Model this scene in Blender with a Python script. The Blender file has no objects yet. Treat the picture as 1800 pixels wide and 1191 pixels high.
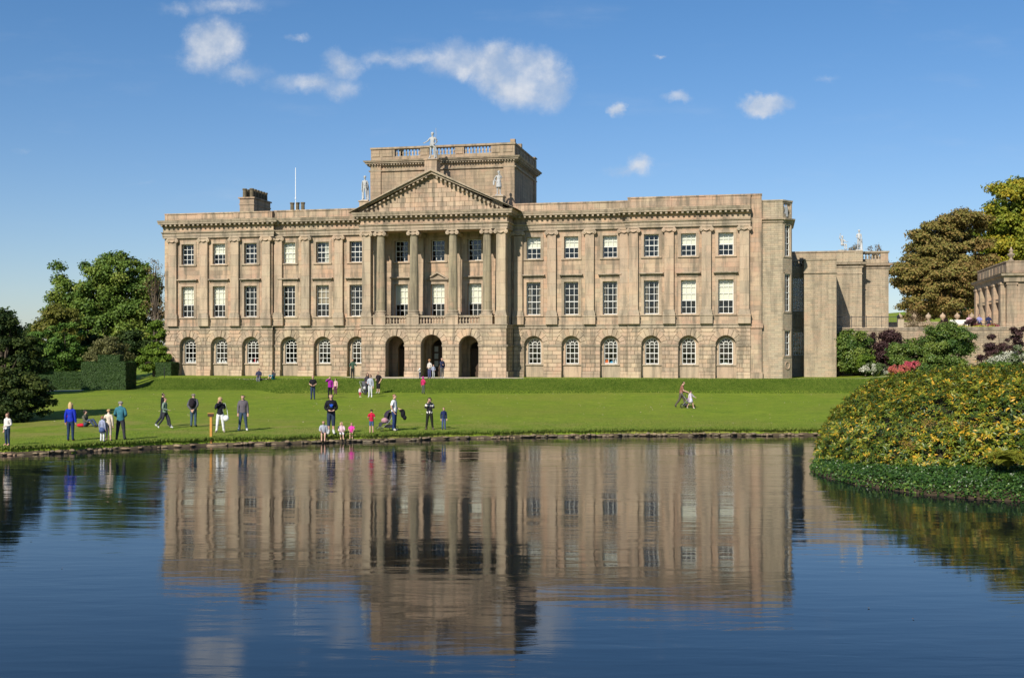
import bpy, math, random
import numpy as np
from mathutils import Vector, Matrix
from mathutils.geometry import tessellate_polygon
R = math.radians
random.seed(7)
S = bpy.context.scene
COL = S.collection

# ------------------------------------------------------------------ camera, sky, sun, exposure
CAM_Z = 4.4
cam = bpy.data.objects.new("camera", bpy.data.cameras.new("camera"))
COL.objects.link(cam)
cam.location = (0, 0, CAM_Z)
cam.rotation_euler = (R(90), 0, 0)
cam.data.lens = 40.0
cam.data.sensor_width = 36.0
cam.data.shift_y = 21.5 / 1800.0
cam.data.clip_start = 0.5
cam.data.clip_end = 6000
S.camera = cam

SUN_EL, SUN_AZ = 35.5, 206.0          # degrees; azimuth clockwise from +Y: behind the camera, to its left
sun = bpy.data.objects.new("sun", bpy.data.lights.new("sun", 'SUN'))
COL.objects.link(sun)
sun.data.energy = 4.9
sun.data.angle = R(0.53)
sun.data.color = (1.0, 0.93, 0.815)
tosun = Vector((math.sin(R(SUN_AZ)) * math.cos(R(SUN_EL)), math.cos(R(SUN_AZ)) * math.cos(R(SUN_EL)), math.sin(R(SUN_EL))))
sun.rotation_euler = tosun.to_track_quat('Z', 'Y').to_euler()
sun.location = tosun * 60

S.view_settings.view_transform = 'Standard'
S.view_settings.look = 'None'
S.view_settings.exposure = 0.34
S.view_settings.gamma = 1.0
S.view_settings.use_curve_mapping = False

W = bpy.data.worlds.new("World")
S.world = W
W.use_nodes = True


class NT:
    """small helper to wire shader nodes"""
    def __init__(self, tree):
        self.t = tree
        tree.nodes.clear()

    def n(self, kind, **kw):
        nd = self.t.nodes.new(kind)
        for k, v in kw.items():
            setattr(nd, k, v)
        return nd

    def put(self, sock, v):
        if hasattr(v, 'is_output'):
            self.t.links.new(v, sock)
        elif v is not None:
            try:
                sock.default_value = v
            except Exception:
                sock.default_value = (*v, 1.0)

    def math(self, op, a, b=None, c=None, clamp=False):
        nd = self.n('ShaderNodeMath', operation=op)
        nd.use_clamp = clamp
        self.put(nd.inputs[0], a)
        if b is not None: self.put(nd.inputs[1], b)
        if c is not None: self.put(nd.inputs[2], c)
        return nd.outputs[0]

    def vmath(self, op, a, b=None):
        nd = self.n('ShaderNodeVectorMath', operation=op)
        self.put(nd.inputs[0], a)
        if b is not None: self.put(nd.inputs[1], b)
        return nd.outputs['Value'] if op in ('LENGTH', 'DOT_PRODUCT') else nd.outputs[0]

    def mix(self, f, a, b, mode='MIX'):
        nd = self.n('ShaderNodeMix', data_type='RGBA', blend_type=mode)
        self.put(nd.inputs[0], f)
        self.put(nd.inputs[6], a if hasattr(a, 'is_output') else (*a[:3], 1))
        self.put(nd.inputs[7], b if hasattr(b, 'is_output') else (*b[:3], 1))
        return nd.outputs[2]

    def noise(self, vec, scale, detail=4, rough=0.55, dist=0.0, out=0):
        nd = self.n('ShaderNodeTexNoise')
        if vec is not None: self.put(nd.inputs['Vector'], vec)
        nd.inputs['Scale'].default_value = scale
        nd.inputs['Detail'].default_value = detail
        nd.inputs['Roughness'].default_value = rough
        nd.inputs['Distortion'].default_value = dist
        return nd.outputs[out]

    def ramp(self, f, stops, interp='LINEAR'):
        nd = self.n('ShaderNodeValToRGB')
        cr = nd.color_ramp
        cr.interpolation = interp
        while len(cr.elements) > len(stops): cr.elements.remove(cr.elements[-1])
        while len(cr.elements) < len(stops): cr.elements.new(0.5)
        for e, (p, c) in zip(cr.elements, stops):
            e.position = p
            e.color = (*c, 1) if not isinstance(c, (int, float)) else (c, c, c, 1)
        self.put(nd.inputs[0], f)
        return nd.outputs[0]

    def map(self, v, a, b, c=0.0, d=1.0):
        nd = self.n('ShaderNodeMapRange')
        nd.interpolation_type = 'SMOOTHSTEP'
        self.put(nd.inputs[0], v)
        for i, x in enumerate((a, b, c, d)): nd.inputs[i + 1].default_value = x
        return nd.outputs[0]

    def scale(self, v, s):
        nd = self.n('ShaderNodeMapping')
        self.put(nd.inputs['Vector'], v)
        nd.inputs['Scale'].default_value = s
        return nd.outputs[0]


# the sky: Nishita plus a few fair-weather clouds fixed to compass directions
w = NT(W.node_tree)
sky = w.n('ShaderNodeTexSky', sky_type='NISHITA')
sky.sun_disc = False
sky.sun_elevation = R(SUN_EL)
sky.sun_rotation = R(SUN_AZ)
sky.altitude = 150
sky.air_density = 1.0
sky.dust_density = 0.35
sky.ozone_density = 2.2
geo = w.n('ShaderNodeNewGeometry')
dirv = w.vmath('SCALE', geo.outputs['Incoming']); dirv.node.inputs['Scale'].default_value = -1.0
sep = w.n('ShaderNodeSeparateXYZ'); w.put(sep.inputs[0], dirv)
yy = w.math('MAXIMUM', sep.outputs[1], 0.05)
comb = w.n('ShaderNodeCombineXYZ')
w.put(comb.inputs[0], w.math('DIVIDE', sep.outputs[0], yy))
w.put(comb.inputs[1], w.math('DIVIDE', sep.outputs[2], yy))
P0 = comb.outputs[0]
nz = w.noise(P0, 30, 8, 0.68, 0.0, out=1)
nz = w.vmath('SUBTRACT', nz, (0.5, 0.5, 0.5))
PD = w.vmath('ADD', P0, w.vmath('MULTIPLY', nz, (0.034, 0.026, 0.0)))
# (azimuth tangent, elevation tangent, half width, half height, weight)
CL = [(-.112, .257, .030, .010, .62), (-.080, .259, .026, .010, .7), (-.048, .254, .030, .017, 1.05), (-.016, .249, .026, .023, 1.2),
      (.012, .240, .032, .027, 1.45), (.026, .232, .024, .022, 1.3), (-.262, .268, .026, .023, 1.15), (-.272, .258, .020, .014, .8),
      (-.236, .244, .030, .011, .6), (-.178, .235, .040, .011, .7), (-.150, .250, .018, .015, .8), (-.150, .232, .022, .012, .6),
      (-.250, .303, .042, .009, .55), (-.293, .300, .020, .007, .45), (.225, .2155, .0235, .0105, 1.35), (.144, .2205, .0140, .0052, .85),
      (.094, .2135, .008, .0075, .8), (.1135, .1635, .012, .010, .85), (.104, .158, .026, .006, .45), (.1325, .2595, .0065, .0028, .6),
      (-.190, .2745, .012, .004, .45), (.275, .240, .014, .004, .35), (-.43, .173, .010, .003, .3), (-.33, .146, .02, .003, .25),
      (-.9, .26, .10, .04, 1.0), (.95, .22, .12, .03, 1.0), (.7, .33, .08, .03, .9)]
dens = None
for cx, cy, rx, ry, wt in CL:
    d = w.vmath('LENGTH', w.vmath('MULTIPLY', w.vmath('SUBTRACT', PD, (cx, cy, 0)), (1 / rx, 1 / ry, 0)))
    f = w.math('MULTIPLY', w.math('SUBTRACT', 1.0, w.math('MULTIPLY', d, 0.72), clamp=True), wt)
    dens = f if dens is None else w.math('MAXIMUM', dens, f)
nf = w.noise(P0, 70, 8, 0.70)
dens = w.math('ADD', dens, w.math('MULTIPLY', w.math('SUBTRACT', nf, 0.5), 0.42))
alpha = w.math('MULTIPLY', w.map(dens, 0.08, 0.80), w.map(w.noise(P0, 17, 5, .6), .34, .62, .50, .86))
alpha = w.math('MULTIPLY', alpha, w.map(sep.outputs[1], 0.06, 0.3))
wisp = w.math('MULTIPLY', w.map(w.noise(w.scale(P0, (3, 12, 1)), 2.2, 6, .6), .52, .8), .10)
alpha = w.math('MAXIMUM', alpha, w.math('MULTIPLY', wisp, w.map(sep.outputs[1], 0.06, 0.3)))
bright = w.map(w.noise(P0, 34, 5, .6), 0.3, 0.75, 0.0, 1.0)
ccol = w.mix(bright, (5.0, 5.7, 6.8), (7.6, 7.8, 8.2))
skyc = w.mix(1.0, sky.outputs[0], w.mix(w.map(sep.outputs[2], 0.0, 0.34), (0.82, .88, 1.04), (0.55, .86, 1.12)), 'MULTIPLY')
bg = w.n('ShaderNodeBackground')
w.put(bg.inputs[0], w.mix(alpha, skyc, ccol))
bg.inputs[1].default_value = 0.080
wo = w.n('ShaderNodeOutputWorld')
w.t.links.new(bg.outputs[0], wo.inputs[0])

# ------------------------------------------------------------------ helpers
MATS = {}


def principled(nt, col, rough=0.8, spec=0.3, normal=None, metallic=0.0):
    p = nt.n('ShaderNodeBsdfPrincipled')
    nt.put(p.inputs['Base Color'], col if hasattr(col, 'is_output') else (*col[:3], 1))
    nt.put(p.inputs['Roughness'], rough)
    p.inputs['Specular IOR Level'].default_value = spec
    p.inputs['Metallic'].default_value = metallic
    if normal is not None: nt.put(p.inputs['Normal'], normal)
    o = nt.n('ShaderNodeOutputMaterial')
    nt.t.links.new(p.outputs[0], o.inputs[0])
    return p


def newmat(name):
    m = bpy.data.materials.new(name)
    m.use_nodes = True
    return m, NT(m.node_tree)


def bump(nt, h, strength=0.5, dist=0.02):
    b = nt.n('ShaderNodeBump')
    b.inputs['Strength'].default_value = strength
    b.inputs['Distance'].default_value = dist
    nt.put(b.inputs['Height'], h)
    return b.outputs[0]


def plain(name, col, rough=0.7, spec=0.3, var=0.12, scale=9.0, metallic=0.0):
    key = (name, tuple(col))
    if key in MATS: return MATS[key]
    m, nt = newmat(name)
    g = nt.n('ShaderNodeTexCoord')
    f = nt.noise(g.outputs['Object'], scale, 4)
    c = nt.mix(f, tuple(x * (1 - var * 1.6) for x in col), tuple(min(1, x * (1 + var)) for x in col))
    principled(nt, c, rough, spec, bump(nt, nt.noise(g.outputs['Object'], scale * 5, 3), .25, .01), metallic)
    MATS[key] = m
    return m


class MB:
    def __init__(self):
        self.v = []; self.f = []

    def add(self, vs, fs):
        b = len(self.v)
        self.v += [tuple(p) for p in vs]
        self.f += [tuple(i + b for i in f) for f in fs]
        return self

    def box(self, x0, x1, y0, y1, z0, z1):
        return self.add([(x0, y0, z0), (x1, y0, z0), (x1, y1, z0), (x0, y1, z0), (x0, y0, z1), (x1, y0, z1), (x1, y1, z1), (x0, y1, z1)],
                        [(0, 3, 2, 1), (4, 5, 6, 7), (0, 1, 5, 4), (1, 2, 6, 5), (2, 3, 7, 6), (3, 0, 4, 7)])

    def bbox(self, x0, x1, y0, y1, z0, z1, b=0.02):
        """box with its front (-y) edges chamfered"""
        return self.add([(x0, y1, z0), (x1, y1, z0), (x1, y1, z1), (x0, y1, z1), (x0, y0 + b, z0), (x1, y0 + b, z0), (x1, y0 + b, z1), (x0, y0 + b, z1),
                         (x0 + b, y0, z0 + b), (x1 - b, y0, z0 + b), (x1 - b, y0, z1 - b), (x0 + b, y0, z1 - b)],
                        [(8, 9, 10, 11), (4, 5, 9, 8), (5, 6, 10, 9), (6, 7, 11, 10), (7, 4, 8, 11), (0, 1, 5, 4), (1, 2, 6, 5), (2, 3, 7, 6), (3, 0, 4, 7), (3, 2, 1, 0)])

    def prism(self, poly, y0, y1):
        """polygon in (x,z), counter-clockwise seen from -y, extruded y0..y1"""
        n = len(poly)
        vs = [(x, y0, z) for x, z in poly] + [(x, y1, z) for x, z in poly]
        tri = tessellate_polygon([[Vector((x, z, 0)) for x, z in poly]])
        fs = []
        for t in tri:
            a, b, c = t
            A, B, Cc = poly[a], poly[b], poly[c]
            if (B[0] - A[0]) * (Cc[1] - A[1]) - (B[1] - A[1]) * (Cc[0] - A[0]) < 0: b, c = c, b
            fs.append((a, b, c)); fs.append((a + n, c + n, b + n))
        for i in range(n):
            j = (i + 1) % n
            fs.append((i, i + n, j + n, j))
        return self.add(vs, fs)

    def sheet(self, outer, holes, y, back=None):
        """flat wall in (x,z) at y with holes; hole edges run back to y=back as reveals"""
        loops = [outer] + holes
        flat = [p for l in loops for p in l]
        tri = tessellate_polygon([[Vector((x, z, 0)) for x, z in l] for l in loops])
        fs = []
        for a, b, c in tri:
            A, B, Cc = flat[a], flat[b], flat[c]
            if (B[0] - A[0]) * (Cc[1] - A[1]) - (B[1] - A[1]) * (Cc[0] - A[0]) < 0: b, c = c, b
            fs.append((a, b, c))
        self.add([(x, y, z) for x, z in flat], fs)
        if back is not None:
            for l in holes:
                n = len(l)
                self.add([(x, y, z) for x, z in l] + [(x, back, z) for x, z in l], [(i, (i + 1) % n, (i + 1) % n + n, i + n) for i in range(n)])
        return self

    def lathe(self, prof, cx=0, cy=0, seg=12, z0=0):
        n = len(prof)
        vs = []
        for k in range(seg):
            a = 2 * math.pi * k / seg
            vs += [(cx + r * math.cos(a), cy + r * math.sin(a), z0 + z) for r, z in prof]
        fs = []
        for k in range(seg):
            k2 = (k + 1) % seg
            for i in range(n - 1):
                fs.append((k * n + i, k2 * n + i, k2 * n + i + 1, k * n + i + 1))
        b = len(vs)
        fs.append(tuple(k * n + n - 1 for k in range(seg)))
        fs.append(tuple(k * n for k in reversed(range(seg))))
        return self.add(vs, fs)

    def tube(self, pts, rad, seg=6, cap=True):
        pts = [Vector(p) for p in pts]
        n = len(pts)
        if isinstance(rad, (int, float)): rad = [rad] * n
        vs = []
        for i, p in enumerate(pts):
            d = (pts[min(i + 1, n - 1)] - pts[max(i - 1, 0)])
            if d.length < 1e-6: d = Vector((0, 0, 1))
            d.normalize()
            a = d.cross(Vector((0, 0, 1)) if abs(d.z) < .9 else Vector((1, 0, 0))).normalized()
            b = d.cross(a)
            for k in range(seg):
                t = 2 * math.pi * k / seg
                vs.append(p + (a * math.cos(t) + b * math.sin(t)) * rad[i])
        fs = [(i * seg + k, i * seg + (k + 1) % seg, (i + 1) * seg + (k + 1) % seg, (i + 1) * seg + k) for i in range(n - 1) for k in range(seg)]
        if cap:
            fs.append(tuple(range(seg))); fs.append(tuple((n - 1) * seg + k for k in reversed(range(seg))))
        return self.add(vs, fs)

    def ball(self, c, r, seg=10, rings=6, rot=None):
        if isinstance(r, (int, float)): r = (r, r, r)
        vs = []
        for i in range(rings + 1):
            ph = math.pi * i / rings
            for k in range(seg):
                t = 2 * math.pi * k / seg
                vs.append((c[0] + r[0] * math.sin(ph) * math.cos(t), c[1] + r[1] * math.sin(ph) * math.sin(t), c[2] + r[2] * math.cos(ph)))
        fs = [(i * seg + k, (i + 1) * seg + k, (i + 1) * seg + (k + 1) % seg, i * seg + (k + 1) % seg) for i in range(rings) for k in range(seg)]
        return self.add(vs, fs)

    def xform(self, M, start=0):
        for i in range(start, len(self.v)):
            self.v[i] = tuple(M @ Vector(self.v[i]))
        return self

    def mesh(self, name, mat=None, smooth=False):
        me = bpy.data.meshes.new(name)
        me.from_pydata(self.v, [], self.f)
        if mat: me.materials.append(mat)
        if smooth: me.polygons.foreach_set('use_smooth', [True] * len(me.polygons))
        me.update()
        return me

    def build(self, name, mat, parent=None, loc=None, rz=0, smooth=False, **kw):
        return link(name, self.mesh(name, mat, smooth), parent, loc, rz, **kw)


def link(name, me, parent=None, loc=None, rz=0, **kw):
    o = bpy.data.objects.new(name, me)
    COL.objects.link(o)
    if parent: o.parent = parent
    if loc: o.location = loc
    if rz: o.rotation_euler = (0, 0, rz)
    for k, v in kw.items(): o[k] = v
    return o


def thing(name, label, cat, loc=(0, 0, 0), rz=0, group=None):
    o = bpy.data.objects.new(name, None)
    COL.objects.link(o)
    o.location = loc; o.rotation_euler = (0, 0, rz)
    o.empty_display_size = .3
    o['label'] = label; o['category'] = cat
    if group: o['group'] = group
    return o


def tag(o, label, cat, group=None):
    o['label'] = label; o['category'] = cat
    if group: o['group'] = group
    return o


def arc(cx, cz, r, a0, a1, n):
    return [(cx + r * math.cos(R(a0 + (a1 - a0) * i / n)), cz + r * math.sin(R(a0 + (a1 - a0) * i / n))) for i in range(n + 1)]


def arch_poly(c, hw, z0, zs, n=14):
    """closed outline of an arched opening, counter-clockwise"""
    return [(c - hw, z0), (c + hw, z0)] + arc(c, zs, hw, 0, 180, n)


def sstep(a, b, x):
    t = min(1, max(0, (x - a) / (b - a)))
    return t * t * (3 - 2 * t)


# the mansion's own frame: u runs along the front, v goes back from it, z up from the terrace
TH = math.atan(0.22)
TERR = 2.05
H_ORG = (0.0, 103.5, TERR)
CT, ST = math.cos(TH), math.sin(TH)


def HW(u, v, z=0.0):
    return (u * CT + v * ST, H_ORG[1] - u * ST + v * CT, TERR + z)


house = thing("mansion", "long three storey sandstone mansion with pedimented portico and central tower behind the lake", "mansion", H_ORG, -TH)

# ------------------------------------------------------------------ materials
def stone_mat(name, cols, bw, bh, joint=0.35, jsize=0.012, obj=house, blockvar=.5, grime=.55, per_object=0.0, rough_scale=14):
    """weathered masonry; joints follow the mansion's frame"""
    m, nt = newmat(name)
    tc = nt.n('ShaderNodeTexCoord')
    tc.object = obj
    sp = nt.n('ShaderNodeSeparateXYZ'); nt.put(sp.inputs[0], tc.outputs['Object'])
    cb = nt.n('ShaderNodeCombineXYZ')
    nt.put(cb.inputs[0], nt.math('ADD', sp.outputs[0], sp.outputs[1]))
    nt.put(cb.inputs[1], sp.outputs[2])
    P = tc.outputs['Object']
    big = nt.noise(P, .22, 5, .6)
    med = nt.noise(P, .9, 6, .62)
    fine = nt.noise(P, rough_scale, 5, .7)
    c = nt.mix(nt.map(big, .35, .65), cols[0], cols[1])
    c = nt.mix(nt.math('MULTIPLY', nt.map(med, .5, .72), .6), c, cols[2])
    h = fine
    if bw:
        br = nt.n('ShaderNodeTexBrick')
        nt.put(br.inputs['Vector'], cb.outputs[0])
        br.inputs['Scale'].default_value = 1.0
        br.inputs['Brick Width'].default_value = bw
        br.inputs['Row Height'].default_value = bh
        br.inputs['Mortar Size'].default_value = jsize
        br.inputs['Mortar Smooth'].default_value = .3
        br.offset = .5
        br.inputs['Color1'].default_value = (0, 0, 0, 1)
        br.inputs['Color2'].default_value = (1, 1, 1, 1)
        br.inputs['Mortar'].default_value = (.5, .5, .5, 1)
        bv = br.outputs['Color']
        tintc = nt.ramp(bv, [(0, (.55, .52, .48)), (.2, (.90, .87, .84)), (.4, (.98, .83, .76)), (.6, (1.08, 1.02, .94)), (.78, (.80, .80, .74)), (1, (1.10, .90, .78))])
        c = nt.mix(blockvar, c, tintc, 'MULTIPLY')
        c = nt.mix(nt.math('MULTIPLY', br.outputs['Fac'], joint), c, (.09, .07, .05))
        h = nt.math('SUBTRACT', fine, nt.math('MULTIPLY', br.outputs['Fac'], 1.2))
    if per_object:
        oi = nt.n('ShaderNodeObjectInfo')
        at = nt.n('ShaderNodeAttribute', attribute_name='tint')
        rnd = nt.math('FRACT', nt.math('ADD', oi.outputs['Random'], at.outputs['Fac']))
        tintc = nt.ramp(rnd, [(0, (.60, .58, .53)), (.2, (.9, .88, .84)), (.4, (1.03, .90, .82)), (.6, (1.15, 1.1, 1.0)), (.8, (.86, .86, .78)), (1, (1.15, .97, .84))])
        c = nt.mix(per_object, c, tintc, 'MULTIPLY')
    # soot and lichen: streaks that run down the stone
    st = nt.noise(nt.scale(P, (1.6, 1.6, .18)), 1.1, 6, .65)
    c = nt.mix(nt.math('MULTIPLY', nt.map(st, .45, .64), grime), c, (.130, .112, .082))
    blot = nt.noise(P, .55, 8, .72, .4)
    c = nt.mix(nt.math('MULTIPLY', nt.map(blot, .54, .68), grime * .75), c, (.20, .165, .125))
    c = nt.mix(nt.math('MULTIPLY', nt.map(nt.noise(P, .38, 7, .7), .55, .70), .55), c, (.47, .29, .20))
    li = nt.noise(P, 2.6, 6, .7)
    c = nt.mix(nt.math('MULTIPLY', nt.map(li, .60, .75), grime * .6), c, (.17, .17, .09))
    c = nt.mix(nt.map(fine, .3, .8, 0, .35), c, tuple(x * .55 for x in cols[0]))
    principled(nt, c, .9, .15, bump(nt, h, .6, .02))
    return m


BUFF, PINK, GREY = (.475, .385, .275), (.450, .322, .234), (.325, .282, .215)
M_ashlar = stone_mat("ashlar sandstone", (BUFF, PINK, GREY), 1.15, .42, joint=.34, blockvar=.85, grime=.8)
M_column = stone_mat("grey weathered column stone", ((.34, .285, .19), (.30, .26, .18), (.22, .20, .14)), 1.0, 1.35, joint=.35, blockvar=.25, grime=.75)
M_dress = stone_mat("dressed sandstone", ((.47, .39, .285), (.44, .345, .26), (.34, .30, .235)), 1.6, 1.05, joint=.30, blockvar=.45, grime=.6, per_object=.4)
M_rust = stone_mat("rusticated sandstone block", ((.49, .395, .285), (.46, .345, .26), (.34, .29, .22)), 0, 0, grime=.75, per_object=.8)
M_joint = stone_mat("recessed joint stone", ((.33, .265, .185), (.30, .24, .17), (.22, .18, .14)), 0, 0, grime=.4)
M_mould = stone_mat("weathered moulding stone", ((.40, .33, .245), (.37, .30, .22), (.24, .22, .155)), 1.3, 9.0, joint=.35, jsize=.015, grime=.7, blockvar=.3)
M_tower = stone_mat("tower ashlar", ((.36, .29, .20), (.38, .28, .20), (.25, .215, .155)), .95, .33, joint=.40, blockvar=.5, grime=.65)
M_wing = stone_mat("coursed wing stone", ((.44, .375, .27), (.41, .34, .245), (.31, .27, .195)), .62, .185, joint=.42, jsize=.014, blockvar=.62, grime=.5)
M_rubble = stone_mat("rubble terrace stone", ((.40, .33, .235), (.36, .29, .21), (.25, .22, .16)), .55, .22, joint=.5, jsize=.02, blockvar=.75, grime=.5)
M_orang = stone_mat("orangery sandstone", ((.42, .34, .24), (.39, .29, .21), (.26, .23, .17)), .9, .36, joint=.3, blockvar=.55, grime=.6)
M_lead = plain("white lead statue", (.40, .40, .395), .6, .3, .25, 5)
M_white = plain("white painted wood", (.66, .65, .60), .5, .4, .06, 4)
M_blind = plain("cream blind", (.80, .75, .62), .8, .2, .05, 3)
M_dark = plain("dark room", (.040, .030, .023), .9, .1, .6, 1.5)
M_lead_roof = plain("lead roofing", (.20, .21, .22), .6, .4, .2, 1)
M_iron = plain("black iron", (.02, .02, .022), .5, .5, .1)


def glass_mat():
    m, nt = newmat("old window glass")
    tr = nt.n('ShaderNodeBsdfTransparent'); tr.inputs[0].default_value = (.82, .86, .86, 1)
    gl = nt.n('ShaderNodeBsdfGlossy'); gl.inputs[0].default_value = (1, 1, 1, 1); gl.inputs['Roughness'].default_value = .02
    tc = nt.n('ShaderNodeNewGeometry')
    nm = bump(nt, nt.noise(tc.outputs['Position'], 1.1, 2), .5, .03)
    nt.put(gl.inputs['Normal'], nm)
    fr = nt.n('ShaderNodeFresnel'); fr.inputs[0].default_value = 1.5
    mx = nt.n('ShaderNodeMixShader')
    nt.put(mx.inputs[0], nt.math('ADD', nt.math('MULTIPLY', fr.outputs[0], 1.0), .01))
    nt.t.links.new(tr.outputs[0], mx.inputs[1]); nt.t.links.new(gl.outputs[0], mx.inputs[2])
    o = nt.n('ShaderNodeOutputMaterial'); nt.t.links.new(mx.outputs[0], o.inputs[0])
    return m


M_glass = glass_mat()

# ------------------------------------------------------------------ the ground
SHX = [-400, -160, -60, -30, -24, -21.6, -19, -15.7, -9.3, -5.7, -2.85, 2.9, 8, 16.4, 40, 160, 400]
SHY = [10, 30, 41, 46.6, 47.8, 48.1, 49.3, 52.2, 54.6, 56.0, 57.1, 58.6, 59.2, 59.5, 60, 62, 62]


def shore(x):
    return float(np.interp(x, SHX, SHY)) + .12 * math.sin(x * 1.3) + .08 * math.sin(x * 3.1 + 1)


def gz(x, y):
    """height of the lawns and terrace at a world point"""
    ys = shore(x)
    s = y - ys
    left = sstep(-21.5, -18.5, x)
    right = sstep(29, 40, x) * sstep(78, 96, y)
    toeY, topY, toez = 94 - 2.6 * left, 98 - 2 * left, 1.22 - .17 * left
    t = min(1, max(0, s / (toeY - ys)))
    z = .40 + (toez - .40) * (t ** 1.1)
    ratio = x / max(y, 30)
    fl = sstep(-.338, -.306, ratio)
    topz = 1.25 + (TERR - 1.25) * fl
    k = min(1, max(0, (y - toeY) / (topY - toeY)))
    z += (topz - toez) * (.6 * k + .4 * sstep(0, 1, k)) + (.05 * math.sin(x * .8) * math.sin(x * .23 + 2) * math.sin(k * math.pi))
    z += 1.0 * right
    z += .035 * math.sin(x * .31 + y * .12) * (1 - sstep(88, 96, y)) * sstep(0, 6, s)
    far = sstep(140, 230, y)
    z += far * (10.5 * sstep(30, 95, x) * sstep(150, 260, y) + 2.0 * sstep(200, 900, y))
    return z


def on_ground(px, py):
    """the ground point that the photograph shows at a pixel"""
    tx, tz = (px - 900) / 2000, (617 - py) / 2000
    y = 40.0
    prev = None
    while y < 130:
        h = CAM_Z + tz * y - gz(tx * y, y)
        if y > shore(tx * y) and h <= 0: return (tx * y, y, gz(tx * y, y))
        y += .05
    return (tx * 100, 100, gz(tx * 100, 100))


def grass_mat():
    m, nt = newmat("mown lawn")
    tc = nt.n('ShaderNodeNewGeometry'); P = tc.outputs['Position']
    a = nt.noise(P, .09, 5, .6); b = nt.noise(P, .7, 6, .72); f = nt.noise(nt.scale(P, (1, .6, 1)), 6, 5, .75); ff = nt.noise(P, 34, 3, .7)
    c = nt.mix(nt.map(b, .3, .7), (.138, .228, .012), (.245, .318, .024))
    c = nt.mix(nt.math('MULTIPLY', nt.map(a, .42, .66), .7), c, (.235, .255, .035))
    c = nt.mix(nt.map(f, .35, .75, 0, .6), c, (.055, .095, .010))
    c = nt.mix(nt.map(ff, .45, .75, 0, .65), c, (.20, .24, .05))
    # worn, drier band along the lake where people walk
    sp = nt.n('ShaderNodeSeparateXYZ'); nt.put(sp.inputs[0], P)
    wn = nt.noise(P, .35, 5, .6)
    band = nt.math('MULTIPLY', nt.math('MULTIPLY', nt.map(sp.outputs[1], 50, 54), nt.map(sp.outputs[1], 66, 60)), nt.map(wn, .42, .62))
    c = nt.mix(nt.math('MULTIPLY', band, .55), c, (.26, .215, .07))
    # the bank's height range gets a darker, coarsely mottled green
    sz = nt.math('MULTIPLY', nt.map(sp.outputs[2], 1.12, 1.30), nt.map(sp.outputs[2], 2.03, 1.95))
    sz = nt.math('MULTIPLY', sz, nt.map(sp.outputs[0], -36, -31))
    coarse = nt.noise(nt.scale(P, (1, .5, 1)), 3.2, 6, .75)
    c = nt.mix(nt.math('MULTIPLY', sz, .85), c, nt.mix(nt.map(coarse, .35, .7), (.036, .070, .006), (.115, .155, .018)))
    patch = nt.noise(P, 2.4, 6, .7)
    c = nt.mix(nt.map(patch, .50, .70, 0, .5), c, (.165, .19, .035))
    c = nt.mix(nt.map(nt.noise(P, 3.3, 6, .75), .52, .72, 0, .45), c, (.050, .095, .010))
    sunk = nt.map(nt.noise(P, 1.9, 4, .7), .62, .72, 0, .35)
    c = nt.mix(sunk, c, (.23, .20, .08))
    principled(nt, c, .85, .12, bump(nt, nt.math('ADD', f, ff), .8, .05))
    return m


M_grass = grass_mat()
M_mud = plain("wet earth", (.10, .075, .045), .8, .3, .4, 4)
M_path = plain("pale flagstone path", (.52, .45, .34), .9, .2, .15, 2)


def build_ground():
    xs = sorted(set([-400, -300, -220, -170, -130, -100, -80, -65, -55, -48, -43] + [round(-40 + .5 * i, 2) for i in range(0, 181)] + [52, 55, 60, 67, 76, 88, 100, 120, 145, 180, 230, 300, 400]))
    rows = []
    s = 0
    for d in (-.10, 0, .12, .3, .6, 1.0, 1.5): rows.append(('s', d))
    k = 2.4
    while 55 + k < 89.5:
        rows.append(('l', k)); k += 1.0
    y = 89.5
    while y < 101: rows.append(('y', y)); y += .33
    while y < 130: rows.append(('y', y)); y += 1.5
    while y < 330: rows.append(('y', y)); y += 7
    while y < 3500: rows.append(('y', y)); y *= 1.25
    V = []
    for kind, d in rows:
        for x in xs:
            ys = shore(x)
            yy = ys + d if kind == 's' else (ys + d * (89.5 - ys) / 34.5 if kind == 'l' else d)
            z = gz(x, max(yy, ys))
            if kind == 's' and d < 0: z = -.6
            elif kind == 's' and d == 0: z = .25
            V.append((x, yy, z))
    n = len(xs)
    F = [(r * n + i, r * n + i + 1, (r + 1) * n + i + 1, (r + 1) * n + i) for r in range(len(rows) - 1) for i in range(n - 1)]
    me = bpy.data.meshes.new("ground"); me.from_pydata(V, [], F); me.materials.append(M_grass)
    me.polygons.foreach_set('use_smooth', [True] * len(F)); me.update()
    link("ground", me, kind='structure')


build_ground()


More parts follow.
